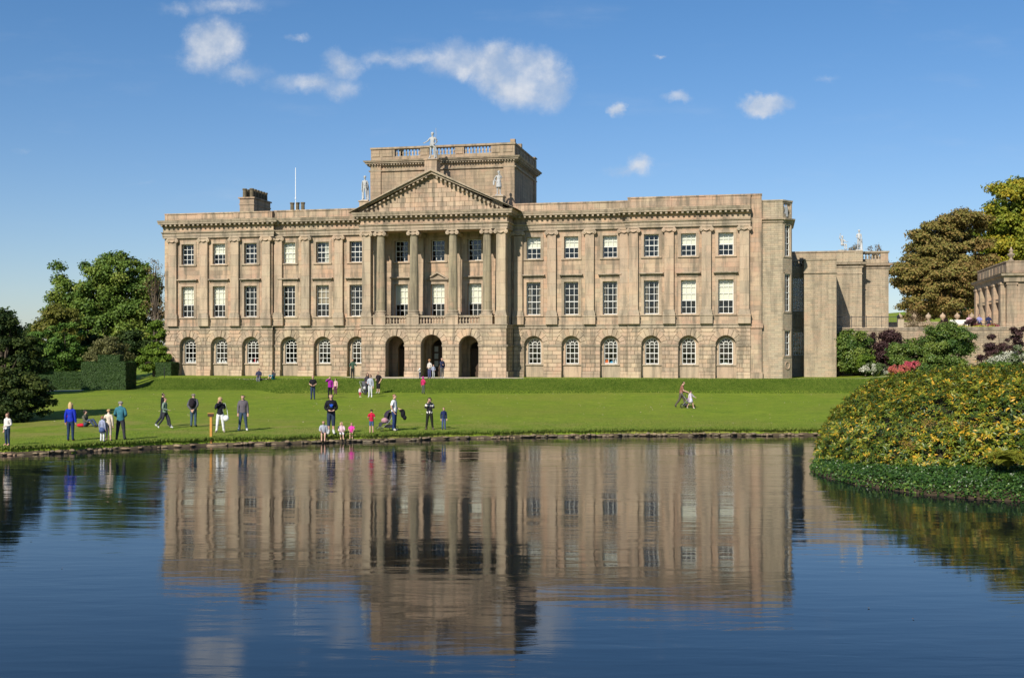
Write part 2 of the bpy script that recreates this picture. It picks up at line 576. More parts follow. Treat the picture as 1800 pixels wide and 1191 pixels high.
def water_mat():
    m, nt = newmat("lake water")
    g = nt.n('ShaderNodeNewGeometry'); P = g.outputs['Position']
    a = nt.noise(nt.scale(P, (.34, 1.5, 1)), .62, 2, .4, .5)
    b = nt.noise(nt.scale(P, (.45, 1.6, 1)), 2.1, 2, .45, .4)
    c = nt.noise(nt.scale(P, (1.0, 1.5, 1)), 15, 3, .6)
    calm = nt.map(nt.noise(nt.scale(P, (.5, 1.6, 1)), .11, 4, .6), .35, .62, .45, 1.25)
    h = nt.math('ADD', nt.math('MULTIPLY', a, 1.25), nt.math('ADD', nt.math('MULTIPLY', b, .62), nt.math('MULTIPLY', c, .08)))
    spx = nt.n('ShaderNodeSeparateXYZ'); nt.put(spx.inputs[0], P)
    h = nt.math('MULTIPLY', nt.math('MULTIPLY', h, calm), nt.map(spx.outputs[1], 22, 50, 1.0, 3.4))
    deep = nt.mix(nt.noise(P, .08, 3), (.0026, .0052, .0088), (.0034, .0062, .0110))
    p = principled(nt, deep, .015, .5, bump(nt, h, 1.0, .0044))
    p.inputs['IOR'].default_value = 1.42
    return m


MB().add([(-400, -60, 0), (400, -60, 0), (400, 75, 0), (-400, 75, 0)], [(0, 1, 2, 3)]).build("water", water_mat(), kind='structure')
MB().add([(-400, -60, -2.5), (400, -60, -2.5), (400, 76, -2.5), (-400, 76, -2.5)], [(0, 1, 2, 3)]).build("lake_bed", M_mud, kind='structure')
nb = MB()
for i in range(40):
    x0, x1 = -200 + 10 * i, -190 + 10 * i
    nb.add([(x0, 1.5, -1.2), (x1, 1.5, -1.2), (x1, -1.5, 2.4), (x0, -1.5, 2.4), (x1, -400, 4), (x0, -400, 4)], [(0, 3, 2, 1), (3, 5, 4, 2)])
nb.build("near_bank", M_grass, kind='structure')

# paths
pm = MB()
def strip(mb, pts, wid, lift=.012):
    """thin path sheet that follows the ground through world points"""
    P = []
    for i, (x, y) in enumerate(pts):
        a, b = pts[max(0, i - 1)], pts[min(len(pts) - 1, i + 1)]
        d = Vector((b[0] - a[0], b[1] - a[1])).normalized()
        P.append(((x - d.y * wid / 2, y + d.x * wid / 2), (x + d.y * wid / 2, y - d.x * wid / 2)))
    vs = []
    for l, r in P: vs += [(l[0], l[1], gz(*l) + lift), (r[0], r[1], gz(*r) + lift)]
    mb.add(vs, [(2 * i, 2 * i + 1, 2 * i + 3, 2 * i + 2) for i in range(len(P) - 1)])
n = 60
strip(pm, [(-29.0 + i * (61.5 / n), 97.6 + .9 * sstep(-22, -27, -29.0 + i * (61.5 / n))) for i in range(n + 1)], .42)
strip(pm, [(-13.6 + i * 14.6 / 30, 98.6) for i in range(31)], 2.4, .02)
strip(pm, [(HW(u, -4.2)[0], HW(u, -4.2)[1]) for u in np.linspace(-14.5, 1.2, 12)], 3.0, .028)
strip(pm, [(-60 + i * 1.2, 87.6 + .22 * i) for i in range(0, 22)], 1.5, .05)
pm.build("path", M_path, kind='structure')

# ------------------------------------------------------------------ mansion: windows
CACHE = {}


def cached(key, fn):
    if key not in CACHE: CACHE[key] = fn()
    return CACHE[key]


def ring(w, h, t, y0, y1, z0=0):
    mb = MB()
    mb.bbox(-w / 2, -w / 2 + t, y0, y1, z0, z0 + h, .01)
    mb.bbox(w / 2 - t, w / 2, y0, y1, z0, z0 + h, .01)
    mb.bbox(-w / 2 + t, w / 2 - t, y0 + .004, y1, z0 + h - t, z0 + h, .01)
    mb.bbox(-w / 2 + t, w / 2 - t, y0 + .004, y1, z0, z0 + t, .01)
    return mb


def window(parent, u, v, z, w, h, cols, rows, rz=0, bw=.019, blind=None, curtain=None, archit=True, hood=False, ped=False, depth=.28, nsill=True):
    """sash window at the wall face v; the sash stands depth behind it"""
    t = .07
    win = link("window", cached(('sash', w, h), lambda: ring(w, h, t, depth, depth + .09).mesh("window", M_white)), parent, (u, v, z), rz)

    def bars():
        mb = MB()
        for i in range(1, cols):
            x = -w / 2 + w * i / cols
            mb.box(x - bw, x + bw, depth + .015, depth + .055, t, h - t)
        for j in range(1, rows):
            zz = h * j / rows
            hw = .035 if j == rows // 2 else bw
            y = -.02 if j == rows // 2 else 0
            mb.box(-w / 2 + t, w / 2 - t, depth + .012 + y, depth + .058, zz - hw, zz + hw)
        return mb.mesh("glazing_bars", M_white)
    link("glazing_bars", cached(('bars', w, h, cols, rows, bw), bars), win)
    link("pane", cached(('pane', w, h), lambda: MB().sheet([(-w / 2 + t, t), (w / 2 - t, t), (w / 2 - t, h - t), (-w / 2 + t, h - t)], [], depth + .05).mesh("pane", M_glass)), win)

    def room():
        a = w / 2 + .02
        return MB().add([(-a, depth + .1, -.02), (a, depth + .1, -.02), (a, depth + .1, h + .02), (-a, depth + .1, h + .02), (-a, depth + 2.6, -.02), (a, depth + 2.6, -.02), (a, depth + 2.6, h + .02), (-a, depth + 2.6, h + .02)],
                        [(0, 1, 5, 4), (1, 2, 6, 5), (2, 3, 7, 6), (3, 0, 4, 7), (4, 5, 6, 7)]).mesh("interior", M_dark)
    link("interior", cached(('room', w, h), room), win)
    if blind:
        a, b = blind
        MB().box(-w / 2 + .03, w / 2 - .03, depth + .12, depth + .14, h * a, h * b).build("blind", M_blind, win)
    if curtain:
        for (x0, x1, z0, z1, col) in curtain:
            mb = MB()
            n = 8
            for i in range(n):
                xa, xb = x0 + (x1 - x0) * i / n, x0 + (x1 - x0) * (i + 1) / n
                mb.add([(xa, depth + .16 + .03 * (i % 2), z0), (xb, depth + .16 + .03 * ((i + 1) % 2), z0), (xb, depth + .16 + .03 * ((i + 1) % 2), z1), (xa, depth + .16 + .03 * (i % 2), z1)], [(0, 1, 2, 3)])
            mb.build("curtain", plain("curtain", col, .9, .1), win)
    if archit:
        link("architrave", cached(('arch', w, h), lambda: arch_frame(w, h)), win)
    if hood:
        def hd():
            mb = MB()
            a = w / 2 + .40
            mb.box(-w / 2 - .2, w / 2 + .2, -.05, 0, h + .30, h + .5)
            mb.box(-a + .08, a - .08, -.22, 0, h + .5, h + .57)
            mb.bbox(-a, a, -.34, 0, h + .57, h + .69)
            return mb.mesh("hood", M_mould)
        link("hood", cached(('hood', w, h), hd), win)
    if ped:
        a = w / 2 + .42
        mb = MB()
        mb.box(-a + .06, a - .06, -.2, 0, h + .3, h + .4)
        mb.box(-a, a, -.30, 0, h + .4, h + .50)
        mb.prism([(-a + .1, h + .5), (a - .1, h + .5), (0, h + .98)], -.06, 0)
        mb.prism([(-a, h + .5), (-a + .22, h + .5), (0, h + .98), (0, h + 1.12)], -.3, 0)
        mb.prism([(a - .22, h + .5), (a, h + .5), (0, h + 1.12), (0, h + .98)], -.3, 0)
        mb.build("pediment_hood", M_mould, win)
    return win


def arch_frame(w, h):
    mb = MB()
    for k, (a, pr) in enumerate(((.25, .05), (.13, .085))):
        x = w / 2
        mb.box(-x - a, -x, -pr, 0, -.0 - .10, h + a)
        mb.box(x, x + a, -pr, 0, -.0 - .10, h + a)
        mb.box(-x, x, -pr, 0, h, h + a - .002)
    mb.bbox(-w / 2 - .27, w / 2 + .27, -.12, .24, -.16, -.001)
    return mb.mesh("architrave", M_dress)


def arched_window(parent, u, v, items=None):
    """round-headed ground floor window in its wall arch; z 1.21 to crown"""
    hw, z0, zs, d = .60, 1.21, 2.92, .60
    win = link("window", cached('awin', lambda: aw_frame(hw, z0, zs, d)), parent, (u, v, 0))

    def bars():
        mb = MB()
        y0, y1 = d + .02, d + .055
        for x in (-hw / 3, hw / 3): mb.box(x - .02, x + .02, y0, y1, z0 + .06, zs + .02)
        for k in range(1, 4):
            zz = z0 + (zs - z0) * k / 3.55
            b = .034 if k == 2 else .02
            mb.box(-hw + .05, hw - .05, y0 - .003, y1, zz - b, zz + b)
        mb.box(-hw + .05, hw - .05, y0 - .003, y1, zs - .0, zs + .045)
        r0, r1 = hw * .40, hw - .05
        pts = arc(0, zs + .02, r0, 0, 180, 8)
        for a, b in zip(pts, pts[1:]):
            dx, dz = b[0] - a[0], b[1] - a[1]; L = math.hypot(dx, dz); nx, nz = dz / L * .025, -dx / L * .025
            mb.prism([(a[0] - nx, a[1] - nz), (a[0] + nx, a[1] + nz), (b[0] + nx, b[1] + nz), (b[0] - nx, b[1] - nz)], y0, y1)
        for ang in (36, 72, 108, 144):
            c, s = math.cos(R(ang)), math.sin(R(ang))
            mb.prism([(c * r0 + s * .02, zs + .02 + s * r0 - c * .02), (c * r1 + s * .02, zs + .02 + s * r1 - c * .02), (c * r1 - s * .02, zs + .02 + s * r1 + c * .02), (c * r0 - s * .02, zs + .02 + s * r0 + c * .02)], y0 + .003, y1)
        return mb.mesh("glazing_bars", M_white)
    link("glazing_bars", cached('awbars', bars), win)
    link("pane", cached('awpane', lambda: MB().sheet(arch_poly(0, hw - .05, z0 + .05, zs), [], d + .05).mesh("pane", M_glass)), win)
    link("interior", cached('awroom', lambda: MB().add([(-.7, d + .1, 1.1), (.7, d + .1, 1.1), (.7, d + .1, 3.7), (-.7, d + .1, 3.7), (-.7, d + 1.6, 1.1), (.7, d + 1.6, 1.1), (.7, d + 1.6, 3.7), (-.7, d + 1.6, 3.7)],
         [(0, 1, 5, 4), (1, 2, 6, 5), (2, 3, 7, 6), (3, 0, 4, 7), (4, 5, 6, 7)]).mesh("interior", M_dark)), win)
    link("sill", cached('awsill', lambda: MB().bbox(-.88, .88, .34, .62, 1.05, 1.21).mesh("sill", M_mould)), win)
    for (x, wd, hh, col) in items or []:
        mb = MB().box(x - wd / 2, x + wd / 2, d + .12, d + .2, z0 + .02, z0 + hh)
        mb.box(x - wd * .3, x + wd * .3, d + .13, d + .19, z0 + hh, z0 + hh * 1.25)
        mb.build("ornament", plain("ornament", col, .5), win)
    return win


def aw_frame(hw, z0, zs, d):
    mb = MB()
    y0, y1 = d, d + .09
    mb.box(-hw, -hw + .065, y0, y1, z0, zs)
    mb.box(hw - .065, hw, y0, y1, z0, zs)
    mb.box(-hw + .065, hw - .065, y0 + .003, y1, z0, z0 + .08)
    o, i = arc(0, zs, hw, 0, 180, 14), arc(0, zs, hw - .065, 0, 180, 14)
    for k in range(14):
        mb.prism([i[k], o[k], o[k + 1], i[k + 1]], y0, y1)
    return mb.mesh("window", M_white)


# ------------------------------------------------------------------ mansion: masonry
BLOCKS = []          # (area, kind, quad, frame) ; the largest become single stones


def block(quad, frame=(0, 0, 0), d=.06, proud=0.0, kind='stone_block'):
    g = .018
    cx = sum(p[0] for p in quad) / 4; cz = sum(p[1] for p in quad) / 4
    a = 0
    for i in range(4):
        x0, z0 = quad[i]; x1, z1 = quad[(i + 1) % 4]
        a += x0 * z1 - x1 * z0
    BLOCKS.append((abs(a) / 2, kind, quad, frame, d, proud))


def shrink(q, g):
    cx = sum(p[0] for p in q) / 4; cz = sum(p[1] for p in q) / 4
    out = []
    for i in range(4):
        p, a, b = Vector(q[i]), Vector(q[i - 1]), Vector(q[(i + 1) % 4])
        e1 = (a - p); e2 = (b - p)
        if e1.length < 1e-5 or e2.length < 1e-5: out.append(tuple(p)); continue
        e1.normalize(); e2.normalize()
        s = abs(e1.x * e2.y - e1.y * e2.x)
        m = (e1 + e2) * (g / max(s, .3))
        out.append((p.x + m.x, p.y + m.y))
    return out


def block_geo(mb, quad, d, proud, tight=False):
    o = shrink(quad, .006 if tight else .016); i = shrink(quad, .018 if tight else .040)
    y = -proud
    vs = [(x, d, z) for x, z in o] + [(x, y + .022, z) for x, z in o] + [(x, y, z) for x, z in i]
    fs = [(8, 9, 10, 11)] + [(4 + k, 4 + (k + 1) % 4, 8 + (k + 1) % 4, 8 + k) for k in range(4)] + [(k, (k + 1) % 4, 4 + (k + 1) % 4, 4 + k) for k in range(4)]
    mb.add(vs, fs)


def flush_blocks(parent):
    kinds = {}
    for b in BLOCKS: kinds.setdefault(b[1], []).append(b)
    for kind, L in kinds.items():
        L.sort(key=lambda b: -b[0])
        big, rest = L[:298], L[298:]
        for area, _, quad, frame, d, proud in big:
            mb = MB(); ox, oz = quad[0]
            block_geo(mb, [(x - ox, z - oz) for x, z in quad], d, proud, kind == 'tympanum_stone')
            c, s = math.cos(frame[2]), math.sin(frame[2])
            mb.build(kind, M_rust, parent, (frame[0] + ox * c, frame[1] + ox * s, oz), frame[2])
        if rest:
            mb = MB(); tints = []
            for area, _, quad, frame, d, proud in rest:
                st = len(mb.v)
                block_geo(mb, quad, d, proud)
                mb.xform(Matrix.Translation((frame[0], frame[1], 0)) @ Matrix.Rotation(frame[2], 4, 'Z'), st)
                tints += [random.random()] * (len(mb.v) - st)
            me = mb.mesh("small_stone_blocks", M_rust)
            at = me.attributes.new('tint', 'FLOAT', 'POINT'); at.data.foreach_set('value', tints)
            link("small_stone_blocks", me, parent, kind='stuff')


ZC = [.54 + i * 2.21 / 6 for i in range(7)]
ZU = [2.93 + i * 1.43 / 4 for i in range(5)]


def course(a0, a1, b0, b1, z0, z1, stagger, frame, bw=.78, proud=0.0):
    """blocks of one course from left edge (a0 at z0, a1 at z1) to right edge (b0, b1)"""
    L = (b0 + b1 - a0 - a1) / 2
    if L < .12: return
    n = max(1, round(L / bw))
    cuts = [i / n for i in range(1, n)]
    if stagger: cuts = [(i + .5) / (n + 0.0) for i in range(n)] if n >= 1 and L > .6 else cuts
    cuts = [0] + cuts + [1]
    for p, q in zip(cuts, cuts[1:]):
        x0, x1 = a0 + (b0 - a0) * p, a0 + (b0 - a0) * q
        y0, y1 = a1 + (b1 - a1) * p, a1 + (b1 - a1) * q
        block([(x0, z0), (x1, z0), (y1, z1), (y0, z1)], frame, proud=proud)


def rustic(parent, s0, s1, frame, arches, name='ground_wall', depth=.5, infill=True, keyproud=.05):
    """rusticated ground storey from s0 to s1 along its frame with arched openings [(centre, half width)]"""
    zs = 2.83
    outer = [(s0, 0)]
    for c, hw in arches:
        outer += [(c - hw, 0), (c - hw, zs)] + arc(c, zs, hw, 180, 0, 14)[1:-1] + [(c + hw, zs), (c + hw, 0)]
    outer += [(s1, 0), (s1, 4.36), (s0, 4.36)]
    mb = MB()
    mb.sheet(outer, [], .05)
    n = len(outer)
    k = 1
    for c, hw in arches:
        seg = [(c - hw, 0), (c - hw, zs)] + arc(c, zs, hw, 180, 0, 14)[1:-1] + [(c + hw, zs), (c + hw, 0)]
        m = len(seg)
        mb.add([(x, .05, z) for x, z in seg] + [(x, depth, z) for x, z in seg], [(i, i + m, i + 1 + m, i + 1) for i in range(m - 1)])
    mb.add([(s0, .05, 0), (s0, .6, 0), (s0, .6, 4.36), (s0, .05, 4.36)], [(0, 3, 2, 1)])
    mb.add([(s1, .05, 0), (s1, .6, 0), (s1, .6, 4.36), (s1, .05, 4.36)], [(0, 1, 2, 3)])
    mb.build(name, M_joint, parent, (frame[0], frame[1], 0), frame[2])
    # piers
    edges = [s0] + [e for c, hw in arches for e in (c - hw, c + hw)] + [s1]
    loc = (frame[0], frame[1], 0)
    for i in range(0, len(edges), 2):
        a, b = edges[i], edges[i + 1]
        if b - a < .05: continue
        for r in range(6): course(a, a, b, b, ZC[r], ZC[r + 1], r % 2, frame)
        pa, pb = (a, b)
        nn = max(1, round((pb - pa) / 1.6))
        for q in range(nn):
            x0, x1 = pa + (pb - pa) * q / nn, pa + (pb - pa) * (q + 1) / nn
            MB().bbox(x0 + .006, x1 - .006, -.13, .4, -.3, .27, .02).bbox(x0 + .006, x1 - .006, -.10, .4, .27, .54, .03).build("plinth_stone", M_rust, parent, loc, frame[2])
        st = MB()
        st.bbox(a - (.04 if i else 0), b + (.04 if i + 2 < len(edges) else 0), -.10, .45, 2.83, 2.93, .015)
        st.box(a - (.02 if i else 0), b + (.02 if i + 2 < len(edges) else 0), -.055, .44, 2.75, 2.83)
        st.build("string_course", M_mould, parent, loc, frame[2])
    # voussoirs and the courses between them
    R2s = [1.47 + (hw - .9) for c, hw in arches]
    for (c, hw), R2 in zip(arches, R2s):
        angs = [0, 20, 40, 60, 80, 100, 120, 140, 160, 180]
        for a, b in zip(angs, angs[1:]):
            if a == 80:
                block([(c + .16, zs + hw * .99), (c + .27, 4.355), (c - .27, 4.355), (c - .16, zs + hw * .99)], frame, proud=keyproud, kind='voussoir')
                continue
            def top(t):
                x, z = R2 * math.cos(R(t)), R2 * math.sin(R(t))
                if 60 <= t <= 120: z = min(1.5, z + .12)
                return (c + x, zs + min(z, 1.51))
            def ins(t): return (c + hw * math.cos(R(t)), zs + hw * math.sin(R(t)))
            if a == 0 or b == 180:
                pass
            q = [ins(a), top(a), top(b), ins(b)]
            if a == 0: q[0] = (q[0][0], 2.935); q[1] = (q[1][0], 2.935)
            if b == 180: q[2] = (q[2][0], 2.935); q[3] = (q[3][0], 2.935)
            block(q, frame, kind='voussoir')
    def off(i, z):
        d = z - zs
        R2 = R2s[i]
        return max(.27, math.sqrt(max(0, R2 * R2 - d * d))) if d < R2 else .27
    for r in range(4):
        z0, z1 = ZU[r], ZU[r + 1]
        for i in range(len(arches) + 1):
            a0 = a1 = s0; b0 = b1 = s1
            if i > 0: a0, a1 = arches[i - 1][0] + off(i - 1, z0), arches[i - 1][0] + off(i - 1, z1)
            if i < len(arches): b0, b1 = arches[i][0] - off(i, z0), arches[i][0] - off(i, z1)
            if b0 - a0 > .05: course(a0, a1, b0, b1, z0, z1, r % 2, frame, .9)


def infill(parent, frame, arches, v):
    for c, hw in arches:
        MB().sheet([(c - hw - .02, 0), (c + hw + .02, 0), (c + hw + .02, 3.8), (c - hw - .02, 3.8)], [arch_poly(c, .60, 1.21, 2.92)], .45, .62).build("arch_infill", M_dress, parent, (frame[0], frame[1], 0), frame[2])


def profile(s0, s1, pts, e0=0.0, e1=0.0):
    """moulding: (projection, z) outline swept from s0 to s1, mitred outwards by e0/e1 x projection"""
    n = len(pts)
    vs = [(s0 - e0 * p, -p, z) for p, z in pts] + [(s1 + e1 * p, -p, z) for p, z in pts]
    vs += [(s0, 0.01, pts[-1][1]), (s0, .01, pts[0][1]), (s1, .01, pts[-1][1]), (s1, .01, pts[0][1])]
    fs = [(i, i + n, i + 1 + n, i + 1) for i in range(n - 1)]
    fs += [(n - 1, 2 * n - 1, 2 * n + 2, 2 * n), tuple(list(range(n)) + [2 * n, 2 * n + 1])[::-1], tuple(list(range(n, 2 * n)) + [2 * n + 2, 2 * n + 3]), (0, 2 * n + 1, 2 * n + 3, n)]
    # flip so that the faces look out
    return MB().add(vs, [tuple(reversed(f)) for f in fs])


MODILL = MB()


def entablature(parent, s0, s1, frame, e0=0, e1=0, pr=.2, top=14.92, modill=True, back=0.0):
    loc, rz = (frame[0], frame[1], 0), frame[2]
    zA, zF, zB = 13.24, 13.83, 14.34
    profile(s0, s1, [(pr + .02, zA), (pr + .02, zA + .20), (pr + .07, zA + .205), (pr + .07, zA + .44), (pr + .17, zF - .10), (pr + .20, zF)], e0, e1).build("architrave_beam", M_mould, parent, loc, rz)
    profile(s0, s1, [(pr - .01, zF), (pr - .01, zB - .06), (pr + .08, zB)], e0, e1).build("frieze", M_ashlar, parent, loc, rz)
    profile(s0, s1, [(pr + .12, zB), (pr + .13, zB + .21), (pr + .52, zB + .215), (pr + .53, zB + .36), (pr + .56, zB + .37), (pr + .63, top)], e0, e1).build("cornice", M_mould, parent, loc, rz)
    if modill:
        L0, L1 = s0 - e0 * .5, s1 + e1 * .5
        n = int((L1 - L0) / .46)
        st = len(MODILL.v)
        for i in range(n):
            s = L0 + (i + .5) * (L1 - L0) / n
            MODILL.box(s - .09, s + .09, -pr - .46, -pr - .12, zB + .03, zB + .21)
        MODILL.xform(Matrix.Translation(loc) @ Matrix.Rotation(rz, 4, 'Z'), st)


def parapet(parent, s0, s1, frame, ztop, z0=14.92, th=.4, setb=.05, mat=None):
    mb = MB().box(s0, s1, -setb * 0 - .05, th, z0 - .3, ztop - .12)
    mb.box(s0 - .03, s1 + .03, -.11, th + .05, ztop - .12, ztop)
    n = max(1, int((s1 - s0) / 2.9))
    for i in range(n + 1):
        s = s0 + (s1 - s0) * i / n
        a, b = max(s0, s - .28), min(s1, s + .28)
        mb.bbox(a, b, -.085, .0, z0, ztop - .125, .01)
    mb.build("parapet", mat or M_ashlar, parent, (frame[0], frame[1], 0), frame[2])


def capital_mesh(w, round_=False):
    def f():
        mb = MB()
        mb.box(-w / 2 - .10, w / 2 + .10, -.30 if not round_ else -w / 2 - .05, .0 if not round_ else w / 2 + .05, .38, .46)
        if round_: mb.lathe([(w * .44, 0), (w * .46, .05), (w * .5, .2), (w * .5, .38)], seg=20)
        else: mb.box(-w / 2, w / 2, -.24, .0, .05, .38)
        for sx in (-1, 1):
            for yy in ((-w / 2 - .06, w / 2 + .06),) if round_ else ((-.33, 0),):
                cx, cz = sx * (w / 2 + .06), .20
                n = 12
                st = len(mb.v)
                vs = [(cx + .18 * math.cos(2 * math.pi * k / n), y, cz + .18 * math.sin(2 * math.pi * k / n)) for y in yy for k in range(n)]
                mb.add(vs, [tuple(range(n)), tuple(n + k for k in reversed(range(n)))] + [(k, k + n, (k + 1) % n + n, (k + 1) % n) for k in range(n)])
                vs = [(cx + .085 * math.cos(2 * math.pi * k / n), y, cz + .085 * math.sin(2 * math.pi * k / n)) for y in (yy[0] - .03, yy[1]) for k in range(n)]
                mb.add(vs, [tuple(range(n)), tuple(n + k for k in reversed(range(n)))] + [(k, k + n, (k + 1) % n + n, (k + 1) % n) for k in range(n)])
        # little festoon between the volutes
        yf = -.30 if not round_ else -w / 2 - .04
        mb.tube([(-w * .34, yf, .2), (-w * .15, yf - .02, .10), (0, yf - .03, .07), (w * .15, yf - .02, .10), (w * .34, yf, .2)], .045, 6)
        return mb.mesh("capital", M_dress)
    return cached(('cap', w, round_), f)


def pilaster(parent, u, v, w=.82, pr=.27, rz=0):
    """pilaster rising from its pedestal; its parts share one shape per width"""
    k = ('pil', w, pr)
    p = link("pilaster", cached(k, lambda: MB().bbox(-w / 2, w / 2, -pr, .02, 6.0, 12.78, .012).mesh("pilaster", M_dress)), parent, (u, v, 0), rz)

    def base():
        mb = MB()
        mb.box(-w / 2 - .11, w / 2 + .11, -pr - .11, .02, 5.53, 5.72)
        mb.prism([(-w / 2 - .09, 5.72), (w / 2 + .09, 5.72), (w / 2 + .09, 5.82), (w / 2 + .04, 5.86), (w / 2 + .05, 5.95), (w / 2, 6.0), (-w / 2, 6.0), (-w / 2 - .05, 5.95), (-w / 2 - .04, 5.86), (-w / 2 - .09, 5.82)], -pr - .06, .02)
        return mb.mesh("base", M_mould)
    link("base", cached(k + ('b',), base), p)
    link("pedestal", cached(k + ('p',), lambda: MB().bbox(-w / 2 - .13, w / 2 + .13, -pr - .10, .02, 4.75, 5.45, .012).box(-w / 2 - .16, w / 2 + .16, -pr - .16, .02, 5.45, 5.53).mesh("pedestal", M_dress)), p)
    c = link("capital", capital_mesh(w), p, (0, -pr + .21, 12.78))
    return p


def column(parent, u, v):
    N = 20
    def shaft():
        mb = MB()
        vs = []
        H = [(6.0, .445), (6.08, .415), (7.0, .41), (9.0, .400), (11.0, .372), (12.70, .345), (12.78, .375)]
        n = N * 4
        for z, r in H:
            for k in range(n):
                rr = r * (1 if k % 4 in (0, 1) else .93)
                if z in (6.0, 12.78): rr = r
                a = 2 * math.pi * k / n
                vs.append((rr * math.cos(a), rr * math.sin(a), z))
        fs = [(i * n + k, i * n + (k + 1) % n, (i + 1) * n + (k + 1) % n, (i + 1) * n + k) for i in range(len(H) - 1) for k in range(n)]
        mb.add(vs, fs)
        return mb.mesh("column", M_column)
    c = link("column", cached('colshaft', shaft), parent, (u, v, 0))
    def base():
        mb = MB().box(-.56, .56, -.56, .56, 5.53, 5.66)
        mb.lathe([(.55, 5.66), (.57, 5.72), (.54, 5.79), (.48, 5.80), (.47, 5.86), (.51, 5.90), (.51, 5.96), (.45, 6.0)], seg=24)
        return mb.mesh("base", M_mould)
    link("base", cached('colbase', base), c)
    link("pedestal", cached('colped', lambda: MB().box(-.58, .58, -.50, .58, 4.75, 5.44).box(-.63, .63, -.55, .63, 5.44, 5.53).mesh("pedestal", M_dress)), c)
    link("capital", capital_mesh(.74, True), c, (0, 0, 12.78))


BAL = [(.075, 0), (.075, .07), (.045, .10), (.10, .24), (.105, .32), (.05, .50), (.04, .56), (.06, .60), (.075, .64), (.075, .70)]


def balusters(parent, s0, s1, frame, z0, h, n, ends=True, rail=.14, mat=None, rw=.16):
    """row of turned balusters with their own rail and foot"""
    c, s = math.cos(frame[2]), math.sin(frame[2])
    k = h - rail
    me = cached(('bal', round(k, 2), (mat or M_dress).name), lambda: MB().lathe([(r, z * (k - .1) / .70 + .1) for r, z in BAL], seg=10).mesh("baluster", mat or M_dress, True))
    for i in range(n):
        q = s0 + (i + .5) * (s1 - s0) / n
        link("baluster", me, parent, (frame[0] + q * c, frame[1] + q * s, z0))
    MB().box(s0, s1, -rw, rw, z0, z0 + .1).box(s0, s1, -rw, rw, z0 + h - rail, z0 + h).build("balustrade_rail", M_mould, parent, (frame[0], frame[1], 0), frame[2])


# ---- storeys
A_, B_, C_, D_ = (-34.45, -23.22), (-23.22, -13.4), (.12, 10.60), (10.60, 21.25)
VA, VB, VP = -.4, 0.0, -2.8
segs = [(A_, VA, (-31.98, -28.70, -25.44)), (B_, VB, (-21.70, -18.30, -14.95)), (C_, VB, (2.01, 5.46, 8.96)), (D_, VA, (12.68, 15.92, 19.14))]
orn = {(0, 0): [(-.3, .12, .3, (.7, .7, .68)), (-.1, .1, .25, (.7, .7, .7)), (.15, .14, .35, (.75, .73, .7)), (.38, .1, .22, (.7, .7, .68))],
       (0, 1): [(-.35, .15, .3, (.7, .7, .68)), (0, .12, .24, (.72, .7, .66)), (.3, .14, .2, (.7, .7, .68))],
       (0, 2): [(.12, .22, .42, (.45, .03, .05)), (-.35, .14, .25, (.7, .7, .68)), (.38, .12, .2, (.7, .7, .68))],
       (1, 0): [(-.2, .12, .28, (.7, .7, .68)), (.25, .16, .2, (.65, .66, .62))], (1, 1): [(-.3, .1, .24, (.7, .7, .68))],
       (2, 2): [(-.38, .26, .3, (.75, .16, .04)), (.08, .3, .2, (.05, .32, .55)), (.4, .16, .3, (.7, .7, .68))],
       (3, 0): [(.1, .5, .05, (.6, .6, .58))], (3, 2): [(-.1, .5, .12, (.6, .66, .6))]}
tan_c = (.42, .33, .22)
